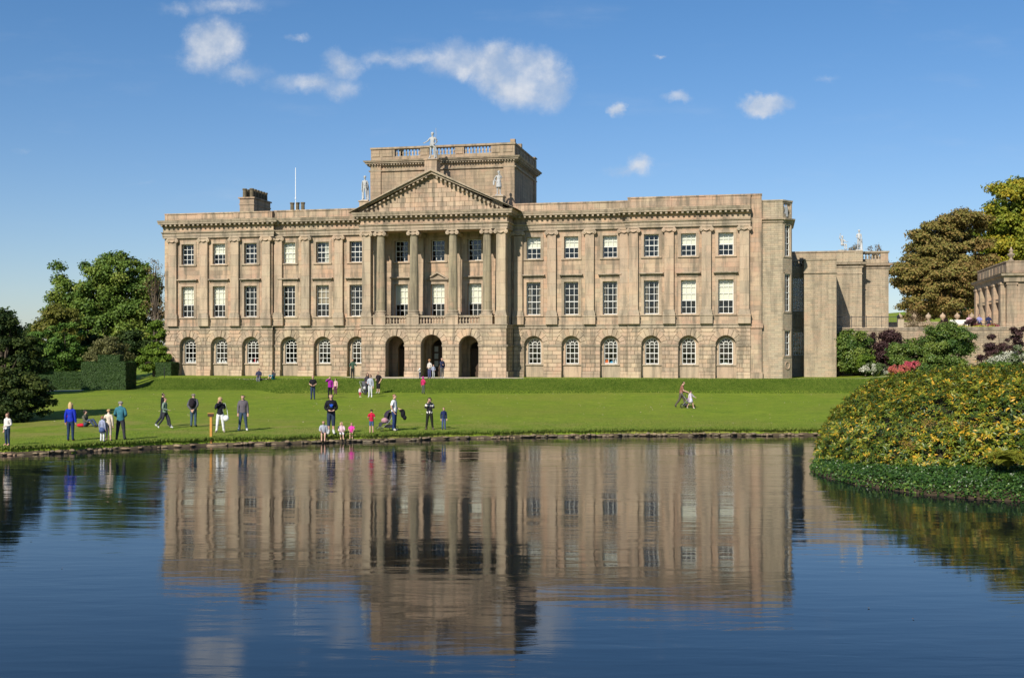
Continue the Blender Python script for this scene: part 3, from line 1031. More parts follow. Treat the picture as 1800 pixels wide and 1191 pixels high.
for si, ((s0, s1), v, wins) in enumerate(segs):
    fr = (0, v, 0)
    ar = [(c, .89) for c in wins]
    ss1 = s1
    rustic(house, s0, ss1, fr, ar)
    infill(house, fr, ar, v)
    for k, c in enumerate(wins): arched_window(house, c, v, orn.get((si, k)))
    # band between ground and first floor
    profile(s0, s1, [(.02, 4.36), (.06, 4.40), (.06, 4.66), (.14, 4.68), (.14, 4.75)], 1 if si in (0,) else 0, 1 if si in (0,) else 0).build("band_course", M_mould, house, (0, v, 0))
    # upper wall with its two rows of windows
    holes = []
    for c in wins:
        holes.append([(c - .65, 5.63), (c + .65, 5.63), (c + .65, 8.58), (c - .65, 8.58)])
        holes.append([(c - .65, 10.70), (c + .65, 10.70), (c + .65, 12.66), (c - .65, 12.66)])
    mb = MB().sheet([(s0, 4.7), (s1, 4.7), (s1, 13.3), (s0, 13.3)], holes, 0, .3)
    mb.add([(s1, 0, 4.7), (s1, .6, 4.7), (s1, .6, 15), (s1, 0, 15)], [(0, 1, 2, 3)])
    mb.add([(s0, 0, 4.7), (s0, .6, 4.7), (s0, .6, 15), (s0, 0, 15)], [(0, 3, 2, 1)])
    mb.build("upper_wall", M_ashlar, house, (0, v, 0))
    profile(s0, s1, [(.03, 5.45), (.07, 5.47), (.07, 5.53)], 0, 0).build("sill_band", M_mould, house, (0, v, 0))
    for k, c in enumerate(wins):
        b1 = b2 = None; cu1 = cu2 = None
        if si == 0:
            b1 = (.42, .98) if k < 2 else None
            if k == 1: b2 = (.46, .98); 
        elif si == 1:
            if k == 0: b2 = (.03, .98)
            if k == 1: cu2 = [(0.05, .6, .1, 1.9, (.62, .58, .48))]; cu1 = [(-.6, .6, 1.25, 2.9, tan_c)]
        elif si == 2:
            b2 = (.50, .98)
            if k == 0: b2 = (.46, .98)
        else:
            if k > 0: b1 = (.40, .98); b2 = (.47, .98)
        rv = random.Random(si * 7 + k)
        if not b1 and not cu1 and rv.random() < .75: cu1 = [(-.62, -.62 + rv.uniform(.12, .3), .05, 2.9, (.30, .25, .19)), (.62 - rv.uniform(.12, .3), .62, .05, 2.9, (.30, .25, .19))]
        if not b2 and not cu2 and rv.random() < .6: cu2 = [(-.62, -.62 + rv.uniform(.1, .25), .05, 1.9, (.40, .38, .34)), (.62 - rv.uniform(.1, .2), .62, .05, 1.9, (.40, .38, .34))]
        window(house, c, v, 5.63, 1.30, 2.95, 3, 5, blind=b1, curtain=cu1, hood=True)
        window(house, c, v, 10.70, 1.30, 1.96, 3, 4, blind=b2, curtain=cu2)
    # entablature
    entablature(house, s0, s1, fr, e0=.45 if si == 0 else (1 if si == 3 else 0), e1=1 if si == 0 else 0)
    parapet(house, s0 + (.05 if si == 0 else 0), s1, fr, (15.66, 15.74, 15.74, 15.96)[si])
for u in (-33.50, -30.22, -27.00, -23.78): pilaster(house, u, VA)
for u in (-22.72, -19.95, -16.62, -13.75): pilaster(house, u, VB, .80)
for u in (.62, 3.70, 7.15, 10.25): pilaster(house, u, VB, .80)
for u in (11.12, 14.25, 17.48, 20.72): pilaster(house, u, VA)

# end strip beside the corner bay
mb = MB().box(21.25, 22.19, -.28, .5, 0, 15.86)
mb.box(21.22, 22.22, -.34, .5, 15.86, 15.98).box(21.25, 22.3, -.40, .4, 4.36, 4.75).box(21.25, 22.27, -.36, .4, 0, .54)
mb.build("corner_pier", M_ashlar, house)

# ---- portico
PU0, PU1 = -13.45, .10
frP = (0, VP, 0)
arP = [(-10.24, .90), (-6.80, 1.0), (-3.35, .90)]
rustic(house, PU0, PU1, frP, arP, 'portico_ground_wall', depth=.95, keyproud=.09)
# right and left returns of the portico's ground storey
for (ox, oy, rz, a, b) in ((PU1, VP, R(90), 0.02, 2.75), (PU0, 0, R(-90), 0.02, 2.75)):
    for r in range(6): course(a, a, b, b, ZC[r], ZC[r + 1], r % 2, (ox, oy, rz), .7)
    for r in range(4): course(a, a, b, b, ZU[r], ZU[r + 1], r % 2, (ox, oy, rz), .7)
    MB().sheet([(0, 0), (2.8, 0), (2.8, 4.36), (0, 4.36)], [], .05).build("portico_side_wall", M_joint, house, (ox, oy, 0), rz)
    MB().bbox(0, 2.8, -.13, .3, -.3, .54).build("plinth", M_mould, house, (ox, oy, 0), rz)
    MB().bbox(0, 2.8, -.10, .3, 2.75, 2.93).build("string_course", M_mould, house, (ox, oy, 0), rz)
    profile(0, 2.8, [(.02, 4.36), (.06, 4.40), (.06, 4.66), (.14, 4.68), (.14, 4.75)], 1, 0).build("band_course", M_mould, house, (ox, oy, 0), rz)
profile(PU0, PU1, [(.02, 4.36), (.06, 4.40), (.06, 4.66), (.14, 4.68), (.14, 4.75)], 1, 1).build("band_course", M_mould, house, (0, VP, 0))
# porch inside the arches: floor slab above, back wall, door
MB().box(PU0 + .06, PU1 - .06, VP + .06, .3, 4.36, 4.75).build("loggia_floor", M_ashlar, house)
mb = MB().sheet([(PU0, 0), (PU1, 0), (PU1, 4.4), (PU0, 4.4)], [arch_poly(-6.8, .85, 0, 2.6), arch_poly(-10.24, .6, 0.0, 2.6), arch_poly(-3.35, .6, 0.0, 2.6)], .0, .5)
mb.build("porch_back_wall", M_ashlar, house)
for c in (-8.5, -5.1): MB().box(c - .35, c + .35, VP + .95, 0, 0, 4.36).build("porch_pier", M_ashlar, house)
def door(u, w, h, glazed):
    d = MB().box(-w / 2, w / 2, .3, .38, 0, h).build("door", plain("dark oak door", (.06, .035, .02), .6), house, (u, 0, 0))
    mb = MB()
    for sx in (-1, 1):
        for z0, z1 in ((.15, .8), (.95, 1.7), (1.85, h - .15)):
            if not glazed or z0 < .9: mb.bbox(sx * w / 4 - w * .17, sx * w / 4 + w * .17, .27, .3, z0, z1, .02)
    mb.build("door_panel", plain("dark oak door", (.06, .035, .02), .6), d)
    if glazed:
        mb = MB()
        for sx in (-1, 1):
            for z0 in (.95, 1.65, 2.3):
                mb.box(sx * w / 4 - .18, sx * w / 4 + .18, .26, .29, z0, z0 + .5)
        mb.build("pane", plain("pale reflecting door glass", (.35, .37, .35), .2, .6), d)
door(-6.8, 1.7, 2.9, True); door(-10.24, 1.2, 2.6, False); door(-3.35, 1.2, 2.6, False)
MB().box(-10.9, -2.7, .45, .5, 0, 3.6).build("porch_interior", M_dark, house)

# loggia wall
LW = (-10.52, -7.0, -3.50)
holes = []
for c in LW:
    holes.append([(c - .65, 5.55), (c + .65, 5.55), (c + .65, 8.55), (c - .65, 8.55)])
    holes.append([(c - .65, 10.66), (c + .65, 10.66), (c + .65, 12.60), (c - .65, 12.60)])
MB().sheet([(PU0 + .05, 4.7), (PU1 + .02, 4.7), (PU1 + .02, 13.9), (PU0 + .05, 13.9)], holes, 0, .3).build("loggia_wall", M_ashlar, house)
for k, c in enumerate(LW):
    window(house, c, 0, 5.55, 1.3, 3.0, 3, 5, blind=(.36 if k != 1 else .40, .98), hood=k != 1, ped=k == 1)
    window(house, c, 0, 10.66, 1.3, 1.94, 3, 4)
for u in (-12.75, -8.72, -5.2, -.62): pilaster(house, u, 0, .78, .12)
for u in (-11.72, -8.56, -4.90, -1.75): column(house, u, -2.36)
# square antae at the outer corners
def anta(u, v, w, d):
    a = MB().box(-w / 2, w / 2, 0, d, 6.0, 12.78).build("anta", M_dress, house, (u, v, 0))
    mb = MB().box(-w / 2 - .1, w / 2 + .1, -.1, d + .1, 5.53, 5.74).box(-w / 2 - .06, w / 2 + .06, -.06, d + .06, 5.74, 5.88).box(-w / 2 - .03, w / 2 + .03, -.03, d + .03, 5.88, 6.0)
    mb.build("base", M_mould, a)
    MB().box(-w / 2 - .12, w / 2 + .12, -.06, d + .1, 4.75, 5.44).box(-w / 2 - .17, w / 2 + .17, -.11, d + .15, 5.44, 5.53).build("pedestal", M_dress, a)
    link("capital", capital_mesh(w), a, (0, .2, 12.78))
    MB().box(-w / 2 - .08, w / 2 + .08, .02, d + .05, 12.80, 13.24).build("capital_block", M_dress, a)
anta(-13.0, VP + .08, .80, .80); anta(-.42, VP + .08, .84, .80)
for u in (-13.0, -.42): MB().box(u - .38, u + .38, -.45, .01, 4.75, 12.78).box(u - .45, u + .45, -.52, .01, 12.78, 13.24).build("anta", M_dress, house)
# front balustrades between pedestals, and the side ones
for a, b, n in ((-11.14, -9.14, 7), (-7.98, -5.48, 9), (-4.32, -2.33, 7)):
    balusters(house, a, b, (0, -2.55, 0), 4.75, .80, n)
for u in (-.35, -13.05): balusters(house, 0.1, 1.3, (u, -1.82, R(90)), 4.75, .80, 4)
# portico entablature and pediment
entablature(house, PU0 + .02, PU1 - .1, (0, VP + .22, 0), 1, 1, pr=.16)
entablature(house, 0, 2.45, (PU1 - .1, VP + .22, R(90)), 1, 0, pr=.16)
entablature(house, 0, 2.45, (PU0 + .02, -.13, R(-90)), 0, 1, pr=.16)
MB().box(PU0 + .02, PU1 - .1, VP + .23, 0.4, 13.24, 13.9).box(PU0 + .03, PU1 - .11, VP + .24, .4, 13.9, 14.9).build("portico_soffit", M_ashlar, house)
pc, ph, zb, za = -6.68, 7.55, 14.90, 18.62
tv = VP + .05
sl = (za - zb) / ph
MB().prism([(pc - ph + .6, zb - .02), (pc + ph - .6, zb - .02), (pc, za - .35)], tv + .06, tv + .3).build("tympanum_backing", M_dress, house)
z = zb
ri = 0
while z < za - .75:
    hh = .42
    def lim(zz): return ph - .95 - (zz - zb) / sl
    a0, a1 = -lim(z), -lim(z + hh)
    zt_ = min(z + hh, za - .6)
    a1 = -lim(zt_)
    xs_ = [pc - .42 * (ri % 2) + .84 * i + random.uniform(-.09, .09) for i in range(-9, 10)]
    xs_ = [x for x in xs_ if pc + a1 + .15 < x < pc - a1 - .15]
    lo = [pc + a0] + xs_ + [pc - a0]; hi = [pc + a1] + xs_ + [pc - a1]
    for i in range(len(lo) - 1):
        block([(lo[i], z), (lo[i + 1], z), (hi[i + 1], zt_), (hi[i], zt_)], (0, tv, 0), kind='tympanum_stone')
    z += hh; ri += 1
# raking cornices
RK = MB()
for sx in (-1, 1):
    for (lo, hi, y0) in ((-.62, -.40, tv - .12), (-.40, -.16, tv - .52), (-.16, .06, tv - .72)):
        q = [(pc + sx * (ph + (.25 if hi > 0 else .1 if hi > -.3 else -.3)), zb + lo * 0 + (0)), ]
        def zz(x, o): return za + o - sl * abs(x)
        xo = ph - .55 if hi <= -.39 else (ph if hi < 0 else ph + .22)
        poly = [(pc + sx * xo, max(zb + .0, zz(xo, lo))), (pc + sx * xo, max(zb + .02, zz(xo, hi))), (pc, zz(0, hi)), (pc, zz(0, lo))]
        if sx > 0: poly = poly
        else: poly = poly[::-1]
        RK.prism(poly, y0, .15)
RK.build("raking_cornice", M_mould, house)
RM = MB()
for sx in (-1, 1):
    n = 16
    for i in range(n):
        x = .3 + (ph - 1.2) * (i + .5) / n
        z1 = za - .405 - sl * x
        RM.prism([(pc + sx * x - .09, z1 - .17 - sx * sl * -.09 * -1), (pc + sx * x + .09, z1 - .17 - sx * sl * .09), (pc + sx * x + .09, z1 - sx * sl * .09), (pc + sx * x - .09, z1 + sx * sl * .09)], tv - .46, tv - .12)
RM.build("raking_modillions", M_mould, house, kind='stuff')

# statue pedestals belong to the building
def stat_ped(u, v, z0, z1, w):
    MB().bbox(-w / 2, w / 2, -w / 2, w / 2, 0, z1 - z0 - .12).bbox(-w / 2 - .08, w / 2 + .08, -w / 2 - .08, w / 2 + .08, z1 - z0 - .12, z1 - z0).build("statue_pedestal", M_dress, house, (u, v, z0))
stat_ped(-13.28, -2.3, 14.6, 16.08, .8); stat_ped(-6.85, -2.3, 17.9, 19.62, 1.15); stat_ped(-.70, -2.3, 14.6, 16.15, .95)

# ---- tower behind the pediment
T0, T1, TV0, TV1 = -13.58, .20, .20, 9.8
mb = MB().box(T0, T1, TV0, TV1, 13.5, 20.0)
for u0, u1 in ((T0, T0 + 1.0), (T1 - 1.0, T1)): mb.box(u0 - .015, u1 + .015, TV0 - .14, TV0 + .2, 13.5, 20.0)
mb.box(T1 - .2, T1 + .14, TV1 - .9, TV1 + .01, 13.5, 20.0)
mb.build("tower_wall", M_tower, house)
for rz, ox, oy, L, e0, e1 in ((0, T0, TV0, T1 - T0, 1, 1), (R(90), T1, TV0, TV1 - TV0, 1, 1), (R(-90), T0, TV1, TV1 - TV0, 1, 1)):
    profile(0, L, [(.03, 19.10), (.16, 19.12), (.18, 19.22), (.03, 19.24)], e0, e1).build("tower_string", M_mould, house, (ox, oy, 0), rz)
    profile(0, L, [(.1, 19.62), (.16, 19.64), (.18, 19.80), (.42, 19.81), (.43, 19.93), (.52, 19.95), (.60, 20.10)], e0, e1).build("tower_cornice", M_mould, house, (ox, oy, 0), rz)
    mb = MB()
    n = int(L / .26)
    for i in range(n + 1): mb.box(i * L / n - .06, i * L / n + .06, -.34, -.1, 19.66, 19.80)
    mb.build("tower_dentils", M_mould, house, (ox, oy, 0), rz, kind='stuff')
# tower parapet: plinth, solid panels and three balustraded gaps
gaps = [(-11.25, -8.78), (-7.95, -5.45), (-4.57, -2.02)]
mb = MB().box(T0 + .02, T1 - .02, TV0 + .02, TV0 + .42, 20.05, 20.42)
x = T0
for a, b in gaps + [(T1, T1)]:
    mb.bbox(x, a, TV0, TV0 + .44, 20.10, 21.19, .01)
    if a - x > 1.5:
        for p0, p1 in ((x + .12, x + .85), (x + 1.15, a - .2)): mb.bbox(p0, p1, TV0 - .05, TV0, 20.5, 21.05, .02)
    else: mb.bbox(x + .12, a - .12, TV0 - .05, TV0, 20.5, 21.05, .02)
    x = b
mb.box(T0 - .05, T1 + .08, TV0 - .1, TV0 + .52, 21.19, 21.36)
mb.build("tower_parapet", M_tower, house)
for a, b in gaps: balusters(house, a, b, (0, TV0 + .22, 0), 20.42, .77, 8, rail=.04)
for (xa, xb) in ((T1 - .44, T1), (T0, T0 + .44)):
    mb = MB().box(xa, xb, TV0 + .44, TV1, 20.1, 21.19).box(xa - .06, xb + .06, TV0 + .52, TV1 + .06, 21.19, 21.36)
    for k in range(6):
        y = TV0 + .8 + k * 1.45
        mb.box(xb - .001, xb + .05, y, y + 1.05, 20.45, 21.05)
    mb.box(xa - .08, xb + .12, TV1 - .8, TV1 + .1, 20.1, 21.25).box(xa - .14, xb + .18, TV1 - .86, TV1 + .16, 21.36, 21.48)
    mb.build("tower_parapet", M_tower, house)
MB().box(T0, T1, TV1 - .4, TV1, 20.1, 21.19).build("tower_parapet", M_tower, house)
MB().bbox(T1 - .42, T1 + .02, TV0 + .0, TV0 + .45, 21.36, 21.68).build("tower_block", M_tower, house)
MB().bbox(T1 - .40, T1 + .0, TV0 + 3.0, TV0 + 3.4, 21.36, 21.78).build("tower_block", M_tower, house)
MB().box(T0 + .4, T1 - .4, TV0 + .4, TV1 - .4, 19.9, 20.15).build("tower_roof", M_lead_roof, house)

# ---- roof and hidden sides of the main body
MB().box(-34.4, 24.4, .35, 13.5, 14.0, 14.85).build("roof", M_lead_roof, house)
MB().box(-34.43, -34.03, .25, 14, 0, 15.5).build("side_wall", M_wing, house)
MB().box(-34.3, 24.3, 13.5, 14, 0, 15.2).build("back_wall", M_wing, house)
profile(0, 13.5, [(.12, 14.34), (.13, 14.55), (.36, 14.555), (.37, 14.70), (.40, 14.71), (.45, 14.92)], 0, 0).build("cornice", M_mould, house, (-34.45, 13.3, 0), R(-90))

# chimneys
def chimney(u, v, w, d, z0, z1, pots, rows):
    c = MB().box(-w / 2, w / 2, 0, d, z0, z1).box(-w / 2 - .05, w / 2 + .05, -.05, d + .05, z1 - .62, z1 - .50).box(-w / 2 - .12, w / 2 + .12, -.12, d + .12, z1, z1 + .14).build("chimney", M_tower, house, (u, v, 0))
    k = 0
    for j in range(rows):
        for i in range(pots):
            x = -w / 2 + w * (i + .5) / pots; y = d * (j + .5) / rows
            link("chimney_pot", cached('pot', lambda: MB().lathe([(.24, 0), (.20, .06), (.19, .74), (.24, .78), (.24, .90), (.17, .90), (.15, .5)], seg=8).mesh("chimney_pot", plain("soot stained pot", (.17, .14, .09), .9, .1, .4, 3))), c, (x, y, z1 + .13))
chimney(-27.95, 4.0, 1.52, 3.9, 14.5, 17.55, 2, 6)
chimney(-22.80, 4.2, 1.7, .8, 14.5, 16.05, 3, 1)

# ---- octagonal corner bay
mb = MB()
def poly_wall(mb, pts, z0, z1, closed=False):
    n = len(pts)
    mb.add([(x, y, z0) for x, y in pts] + [(x, y, z1) for x, y in pts], [(i, i + 1, i + 1 + n, i + n) for i in range(n - 1)])
bayp = [(22.19, -.02), (23.95, -.02), (24.76, 1.02), (24.76, 7.5)]
MB().sheet([(22.19, 0), (23.95, 0), (23.95, 15.32), (22.19, 15.32)], [], -.02).build("bay_wall", M_wing, house)
L = math.hypot(.81, 1.04); ang = math.atan2(1.04, .81)
hs = [(1.98, 4.14), (5.80, 9.05), (10.6, 13.3)]
MB().sheet([(0, 0), (L, 0), (L, 13.6), (0, 13.6)], [[(.24, a), (L - .24, a), (L - .24, b), (.24, b)] for a, b in hs], 0, .2).build("bay_wall", M_wing, house, (23.95, -.02, 0), ang)
for a, b in hs:
    n = 6 if b - a > 2.9 else (5 if b - a > 2.4 else 4)
    window(house, 23.95 + math.cos(ang) * L / 2, -.02 + math.sin(ang) * L / 2, a, L - .5, b - a, 2, n, rz=ang, depth=.1, archit=False)
    f = MB()
    for x0, x1, z0, z1 in ((.14, .25, a - .1, b + .14), (L - .25, L - .14, a - .1, b + .14), (.14, L - .14, b, b + .14), (.10, L - .10, a - .14, a)):
        f.box(x0, x1, -.05, .02, z0, z1)
    f.build("window_surround", M_dress, house, (23.95, -.02, 0), ang)
oc = link("oculus", MB().add([(L / 2 + r * math.cos(2 * math.pi * k / 16), y, 1.12 + r * math.sin(2 * math.pi * k / 16)) for r, y in ((.36, -.01), (.36, -.05), (.27, -.05), (.25, .0)) for k in range(16)],
     [(j * 16 + k, (j + 1) * 16 + k, (j + 1) * 16 + (k + 1) % 16, j * 16 + (k + 1) % 16) for j in range(3) for k in range(16)]).mesh("oculus", M_dress), house, (23.95, -.02, 0), ang)
MB().sheet([(0, 0), (6.5, 0), (6.5, 13.6), (0, 13.6)], [], 0).build("bay_wall", M_wing, house, (24.76, 1.02, 0), R(90))
for (ox, oy, rz, L_, e0, e1) in ((22.19, -.02, 0, 1.76, 0, .42), (23.95, -.02, ang, L, -.0, .3), (24.76, 1.02, R(90), 6.5, 0, 0)):
    profile(0, L_, [(.03, 13.45), (.10, 13.5), (.12, 13.62), (.28, 13.72), (.30, 13.84)], e0, e1).build("bay_cornice", M_mould, house, (ox, oy, 0), rz)
MB().sheet([(0, 13.84), (1.76, 13.84), (1.76, 15.32), (0, 15.32)], [], -.0).box(0, 1.8, -.06, .3, 15.32, 15.44).build("bay_parapet", M_wing, house, (22.19, -.03, 0))
mb = MB().box(0, L, 0, .3, 13.84, 14.15).box(0, .14, 0, .3, 14.15, 15.3).box(L - .14, L, 0, .3, 14.15, 15.3).box(-.03, L + .05, -.06, .34, 15.3, 15.44)
mb.build("bay_parapet", M_wing, house, (23.95, -.02, 0), ang)
balusters(house, .14, L - .14, (23.95 - .12 * math.sin(ang), -.02 + .12 * math.cos(ang), ang), 14.15, 1.15, 4, rw=.12)
MB().box(0, 6.5, 0, .3, 13.84, 15.32).box(0, 6.5, -.05, .34, 15.32, 15.44).build("bay_parapet", M_wing, house, (24.76, 1.02, 0), R(90))
MB().add([(22.2, .1, 13.9), (23.9, .1, 13.9), (24.6, 1.0, 13.9), (24.6, 7.4, 13.9), (22.2, 7.4, 13.9)], [(0, 1, 2, 3, 4)]).build("bay_roof", M_lead_roof, house)

# ---- wing further back on the right
wv = 7.5
MB().sheet([(24.7, 0), (26.1, 0), (26.1, 10.1), (24.7, 10.1)], [[(25.02, 1.98), (25.94, 1.98), (25.94, 4.14), (25.02, 4.14)], [(25.02, 6.04), (25.94, 6.04), (25.94, 9.15), (25.02, 9.15)]], 0, .2).build("wing_wall", M_wing, house, (0, wv, 0))
window(house, 25.48, wv, 6.04, 0.92, 3.11, 4, 8, bw=.030, depth=.12, archit=False)
window(house, 25.48, wv, 1.98, 0.92, 2.16, 4, 6, bw=.030, depth=.12, archit=False)
balusters(house, 24.8, 26.0, (0, wv + .15, 0), 10.1, .72, 5, mat=M_dress)
MB().box(25.94, 28.80, 6.0, 13.2, 0, 10.62).box(25.90, 28.84, 5.94, 13.2, 10.62, 10.76).box(25.88, 28.86, 5.90, 13.1, 9.42, 9.56).build("wing_block", M_wing, house)
MB().box(24.7, 31.60, 13.0, 20, -2, 11.9).box(30.9, 31.66, 12.94, 13.1, 10.95, 12.02).build("wing_wall", M_wing, house)
MB().box(31.60, 34.25, 15.0, 20, -2, 10.95).build("wing_wall", M_wing, house)
MB().box(24.6, 31.68, 12.92, 20, 11.9, 12.04).build("wing_coping", M_mould, house)
profile(28.6, 31.62, [(.02, 10.35), (.08, 10.4), (.10, 10.6), (.34, 10.72), (.36, 10.84), (.42, 10.92)], 0, 1).build("wing_cornice", M_mould, house, (0, 13.0, 0))
profile(28.8, 31.62, [(.02, 9.75), (.06, 9.78), (.06, 9.84), (.02, 9.86)], 0, 1).build("wing_string", M_mould, house, (0, 13.0, 0))
profile(31.6, 34.27, [(.02, 10.35), (.08, 10.4), (.10, 10.6), (.34, 10.72), (.36, 10.84), (.42, 10.92)], 0, 1).build("wing_cornice", M_mould, house, (0, 15.0, 0))
profile(0, 5, [(.02, 10.35), (.08, 10.4), (.10, 10.6), (.34, 10.72), (.36, 10.84), (.42, 10.92)], 1, 0).build("wing_cornice", M_mould, house, (34.25, 15.0, 0), R(90))
MB().box(31.60, 34.2, 15.0, 15.4, 10.92, 11.25).box(33.5, 34.22, 14.98, 15.42, 10.92, 11.95).box(31.6, 34.32, 14.9, 15.5, 11.95, 12.1).build("wing_parapet", M_wing, house)
balusters(house, 31.7, 33.5, (0, 15.2, 0), 11.25, .72, 6)
flush_blocks(house)
MODILL.build("modillions", M_mould, house, kind='stuff')

# roof mast
t = thing("flagpole", "slender white pole standing on the roof near the small three pot chimney", "pole", HW(-22.75, 4.0, 15.4), -TH)
MB().lathe([(.03, 0), (.03, 1.9), (.07, 1.95), (.07, 2.1), (.045, 2.1), (.035, 5.0), (.01, 5.05)], seg=8).build("pole", plain("white pole paint", (.75, .78, .8), .4), t)
MB().box(-.25, .25, -.25, .25, -.6, .05).build("base", M_lead_roof, t)

# ------------------------------------------------------------------ planting
def foliage_mat(name, cols, rough=.5, trans=.22, spec=.2):
    m, nt = newmat(name)
    at = nt.n('ShaderNodeAttribute', attribute_name='tint')
    n = len(cols)
    c = nt.ramp(at.outputs['Fac'], [(i / (n - 1), cc) for i, cc in enumerate(cols)])
    p = nt.n('ShaderNodeBsdfPrincipled')
    nt.put(p.inputs['Base Color'], c)
    p.inputs['Roughness'].default_value = rough
    p.inputs['Specular IOR Level'].default_value = spec
    tr = nt.n('ShaderNodeBsdfTranslucent')
    nt.put(tr.inputs[0], nt.mix(.5, c, (.12, .14, .01)))
    mx = nt.n('ShaderNodeMixShader'); mx.inputs[0].default_value = trans
    nt.t.links.new(p.outputs[0], mx.inputs[1]); nt.t.links.new(tr.outputs[0], mx.inputs[2])
    o = nt.n('ShaderNodeOutputMaterial'); nt.t.links.new(mx.outputs[0], o.inputs[0])
    return m


def unit(a):
    return a / np.maximum(1e-9, np.linalg.norm(a, axis=1, keepdims=True))


def leaf_mesh(name, P, N, T, L, Wd, tint, mat, fold=.18, curved=False):
    """many small folded leaves: centres P, normals N, axis T, length L, width Wd"""
    n = len(P)
    T = unit(T - N * (T * N).sum(1, keepdims=True))
    B = np.cross(N, T)
    L = np.asarray(L).reshape(-1, 1); Wd = np.asarray(Wd).reshape(-1, 1)
    V = np.empty((n, 4, 3), dtype=np.float32)
    V[:, 0] = P - T * L / 2
    V[:, 1] = P + B * Wd / 2 + N * Wd * fold
    V[:, 2] = P + T * L / 2
    V[:, 3] = P - B * Wd / 2 + N * Wd * fold
    me = bpy.data.meshes.new(name)
    base = np.arange(n, dtype=np.int32)[:, None] * 4
    F = np.concatenate([base + [0, 1, 2], base + [0, 2, 3]], axis=1).ravel()
    me.vertices.add(n * 4); me.vertices.foreach_set('co', V.ravel())
    me.loops.add(n * 6); me.loops.foreach_set('vertex_index', F)
    me.polygons.add(n * 2); me.polygons.foreach_set('loop_start', np.arange(n * 2, dtype=np.int32) * 3)
    me.update(calc_edges=True)
    at = me.attributes.new('tint', 'FLOAT', 'POINT')
    at.data.foreach_set('value', np.repeat(np.clip(tint, 0, 1), 4).astype(np.float32))
    me.materials.append(mat)
    return me


def clumps_in(ells, k, cr, rng, flat=1.0, shell=.78):
    """small clumps spread over the skin (and some of the inside) of big ellipsoids"""
    ells = np.array(ells, dtype=float)
    vol = ells[:, 3] * ells[:, 4] + ells[:, 4] * ells[:, 5] + ells[:, 3] * ells[:, 5]
    pick = rng.choice(len(ells), k, p=vol / vol.sum())
    d = unit(rng.normal(size=(k, 3)))
    r = np.where(rng.random(k) < .75, shell + rng.random(k) * (1.04 - shell), rng.random(k) ** .5 * shell)
    C = ells[pick, :3] + d * ells[pick, 3:6] * r[:, None]
    rad = cr * rng.uniform(.6, 1.35, k)
    return C, rad, d


def crown_mesh(name, ells, k, cr, n, ls, mat, seed, flat=.75, aspect=.62, droop=.0, tintspread=.35, tintbase=None):
    rng = np.random.default_rng(seed)
    C, rad, d = clumps_in(ells, k, cr, rng)
    ci = rng.choice(k, n, p=rad ** 2 / (rad ** 2).sum())
    q = unit(rng.normal(size=(n, 3)) + np.array([0, 0, .35]))
    rr = rng.random(n) ** .35 * (1 + .22 * rng.normal(size=n))
    P = C[ci] + q * (rad[ci] * rr)[:, None] * np.array([1, 1, flat])
    N = unit(q * .75 + d[ci] * .35 + np.array([0, 0, .45]) + rng.normal(size=(n, 3)) * .65)
    T = rng.normal(size=(n, 3)) + np.array([0, 0, -droop]) + q * .4
    L = ls * rng.uniform(.65, 1.4, n)
    ct = rng.random(k) if tintbase is None else tintbase(C, rng)
    tint = ct[ci] * (1 - tintspread) + rng.random(n) * tintspread
    return leaf_mesh(name, P, N, T, L, L * aspect, tint, mat), C, rad


M_bark = plain("grey brown bark", (.12, .095, .07), .9, .2, .4, 3)


def tree(name, label, cat, base, ells, k, cr, n, ls, mat, seed, trunk=.3, flat=.75, group=None, branches=14, aspect=.62, tb=None, lean=0, barkmat=None, tsp=.35):
    t = thing(name, label, cat, base, 0, group)
    rel = [(e[0] - base[0], e[1] - base[1], e[2] - base[2], *e[3:]) for e in ells]
    me, C, rad = crown_mesh("crown", rel, k, cr, n, ls, mat, seed, flat, aspect, tintbase=tb, tintspread=tsp)
    link("crown", me, t)
    rng = random.Random(seed)
    ctr = np.array(rel)[:, :3].mean(0)
    top = float(max(e[2] + e[5] * .5 for e in rel))
    mb = MB()
    hz = max(.3, float(min(e[2] - e[5] * .7 for e in rel)))
    mb.tube([(0, 0, -.4), (lean * .2, 0, hz * .5), (ctr[0] * .4, ctr[1] * .4, hz), (ctr[0] * .8, ctr[1] * .8, (hz + top) / 2), (ctr[0], ctr[1], top)], [trunk * 1.25, trunk, trunk * .85, trunk * .5, trunk * .12], 8)
    mb.build("trunk", barkmat or M_bark, t, smooth=True)
    mb = MB()
    idx = rng.sample(range(len(C)), min(branches, len(C)))
    for i in idx:
        c = C[i]
        f = rng.uniform(.1, .65)
        s = Vector((ctr[0] * .6, ctr[1] * .6, hz + (top - hz) * f * .7))
        e = Vector(c)
        m = s.lerp(e, .5) + Vector((rng.uniform(-.3, .3), rng.uniform(-.3, .3), .25))
        mb.tube([s, m, e], [trunk * .32, trunk * .18, trunk * .05], 5)
    mb.build("branches", barkmat or M_bark, t, smooth=True, kind='stuff')
    return t


def at(px, py, Y):
    return ((px - 900) / 2000 * Y, Y, CAM_Z + (617 - py) / 2000 * Y)


def el(px, py, Y, rpx, rpz, dy=0, ry=None):
    x, y, z = at(px, py, Y)
    k = Y / 2000
    return (x, y + dy, z, rpx * k, (ry if ry is not None else rpx * k), rpz * k)


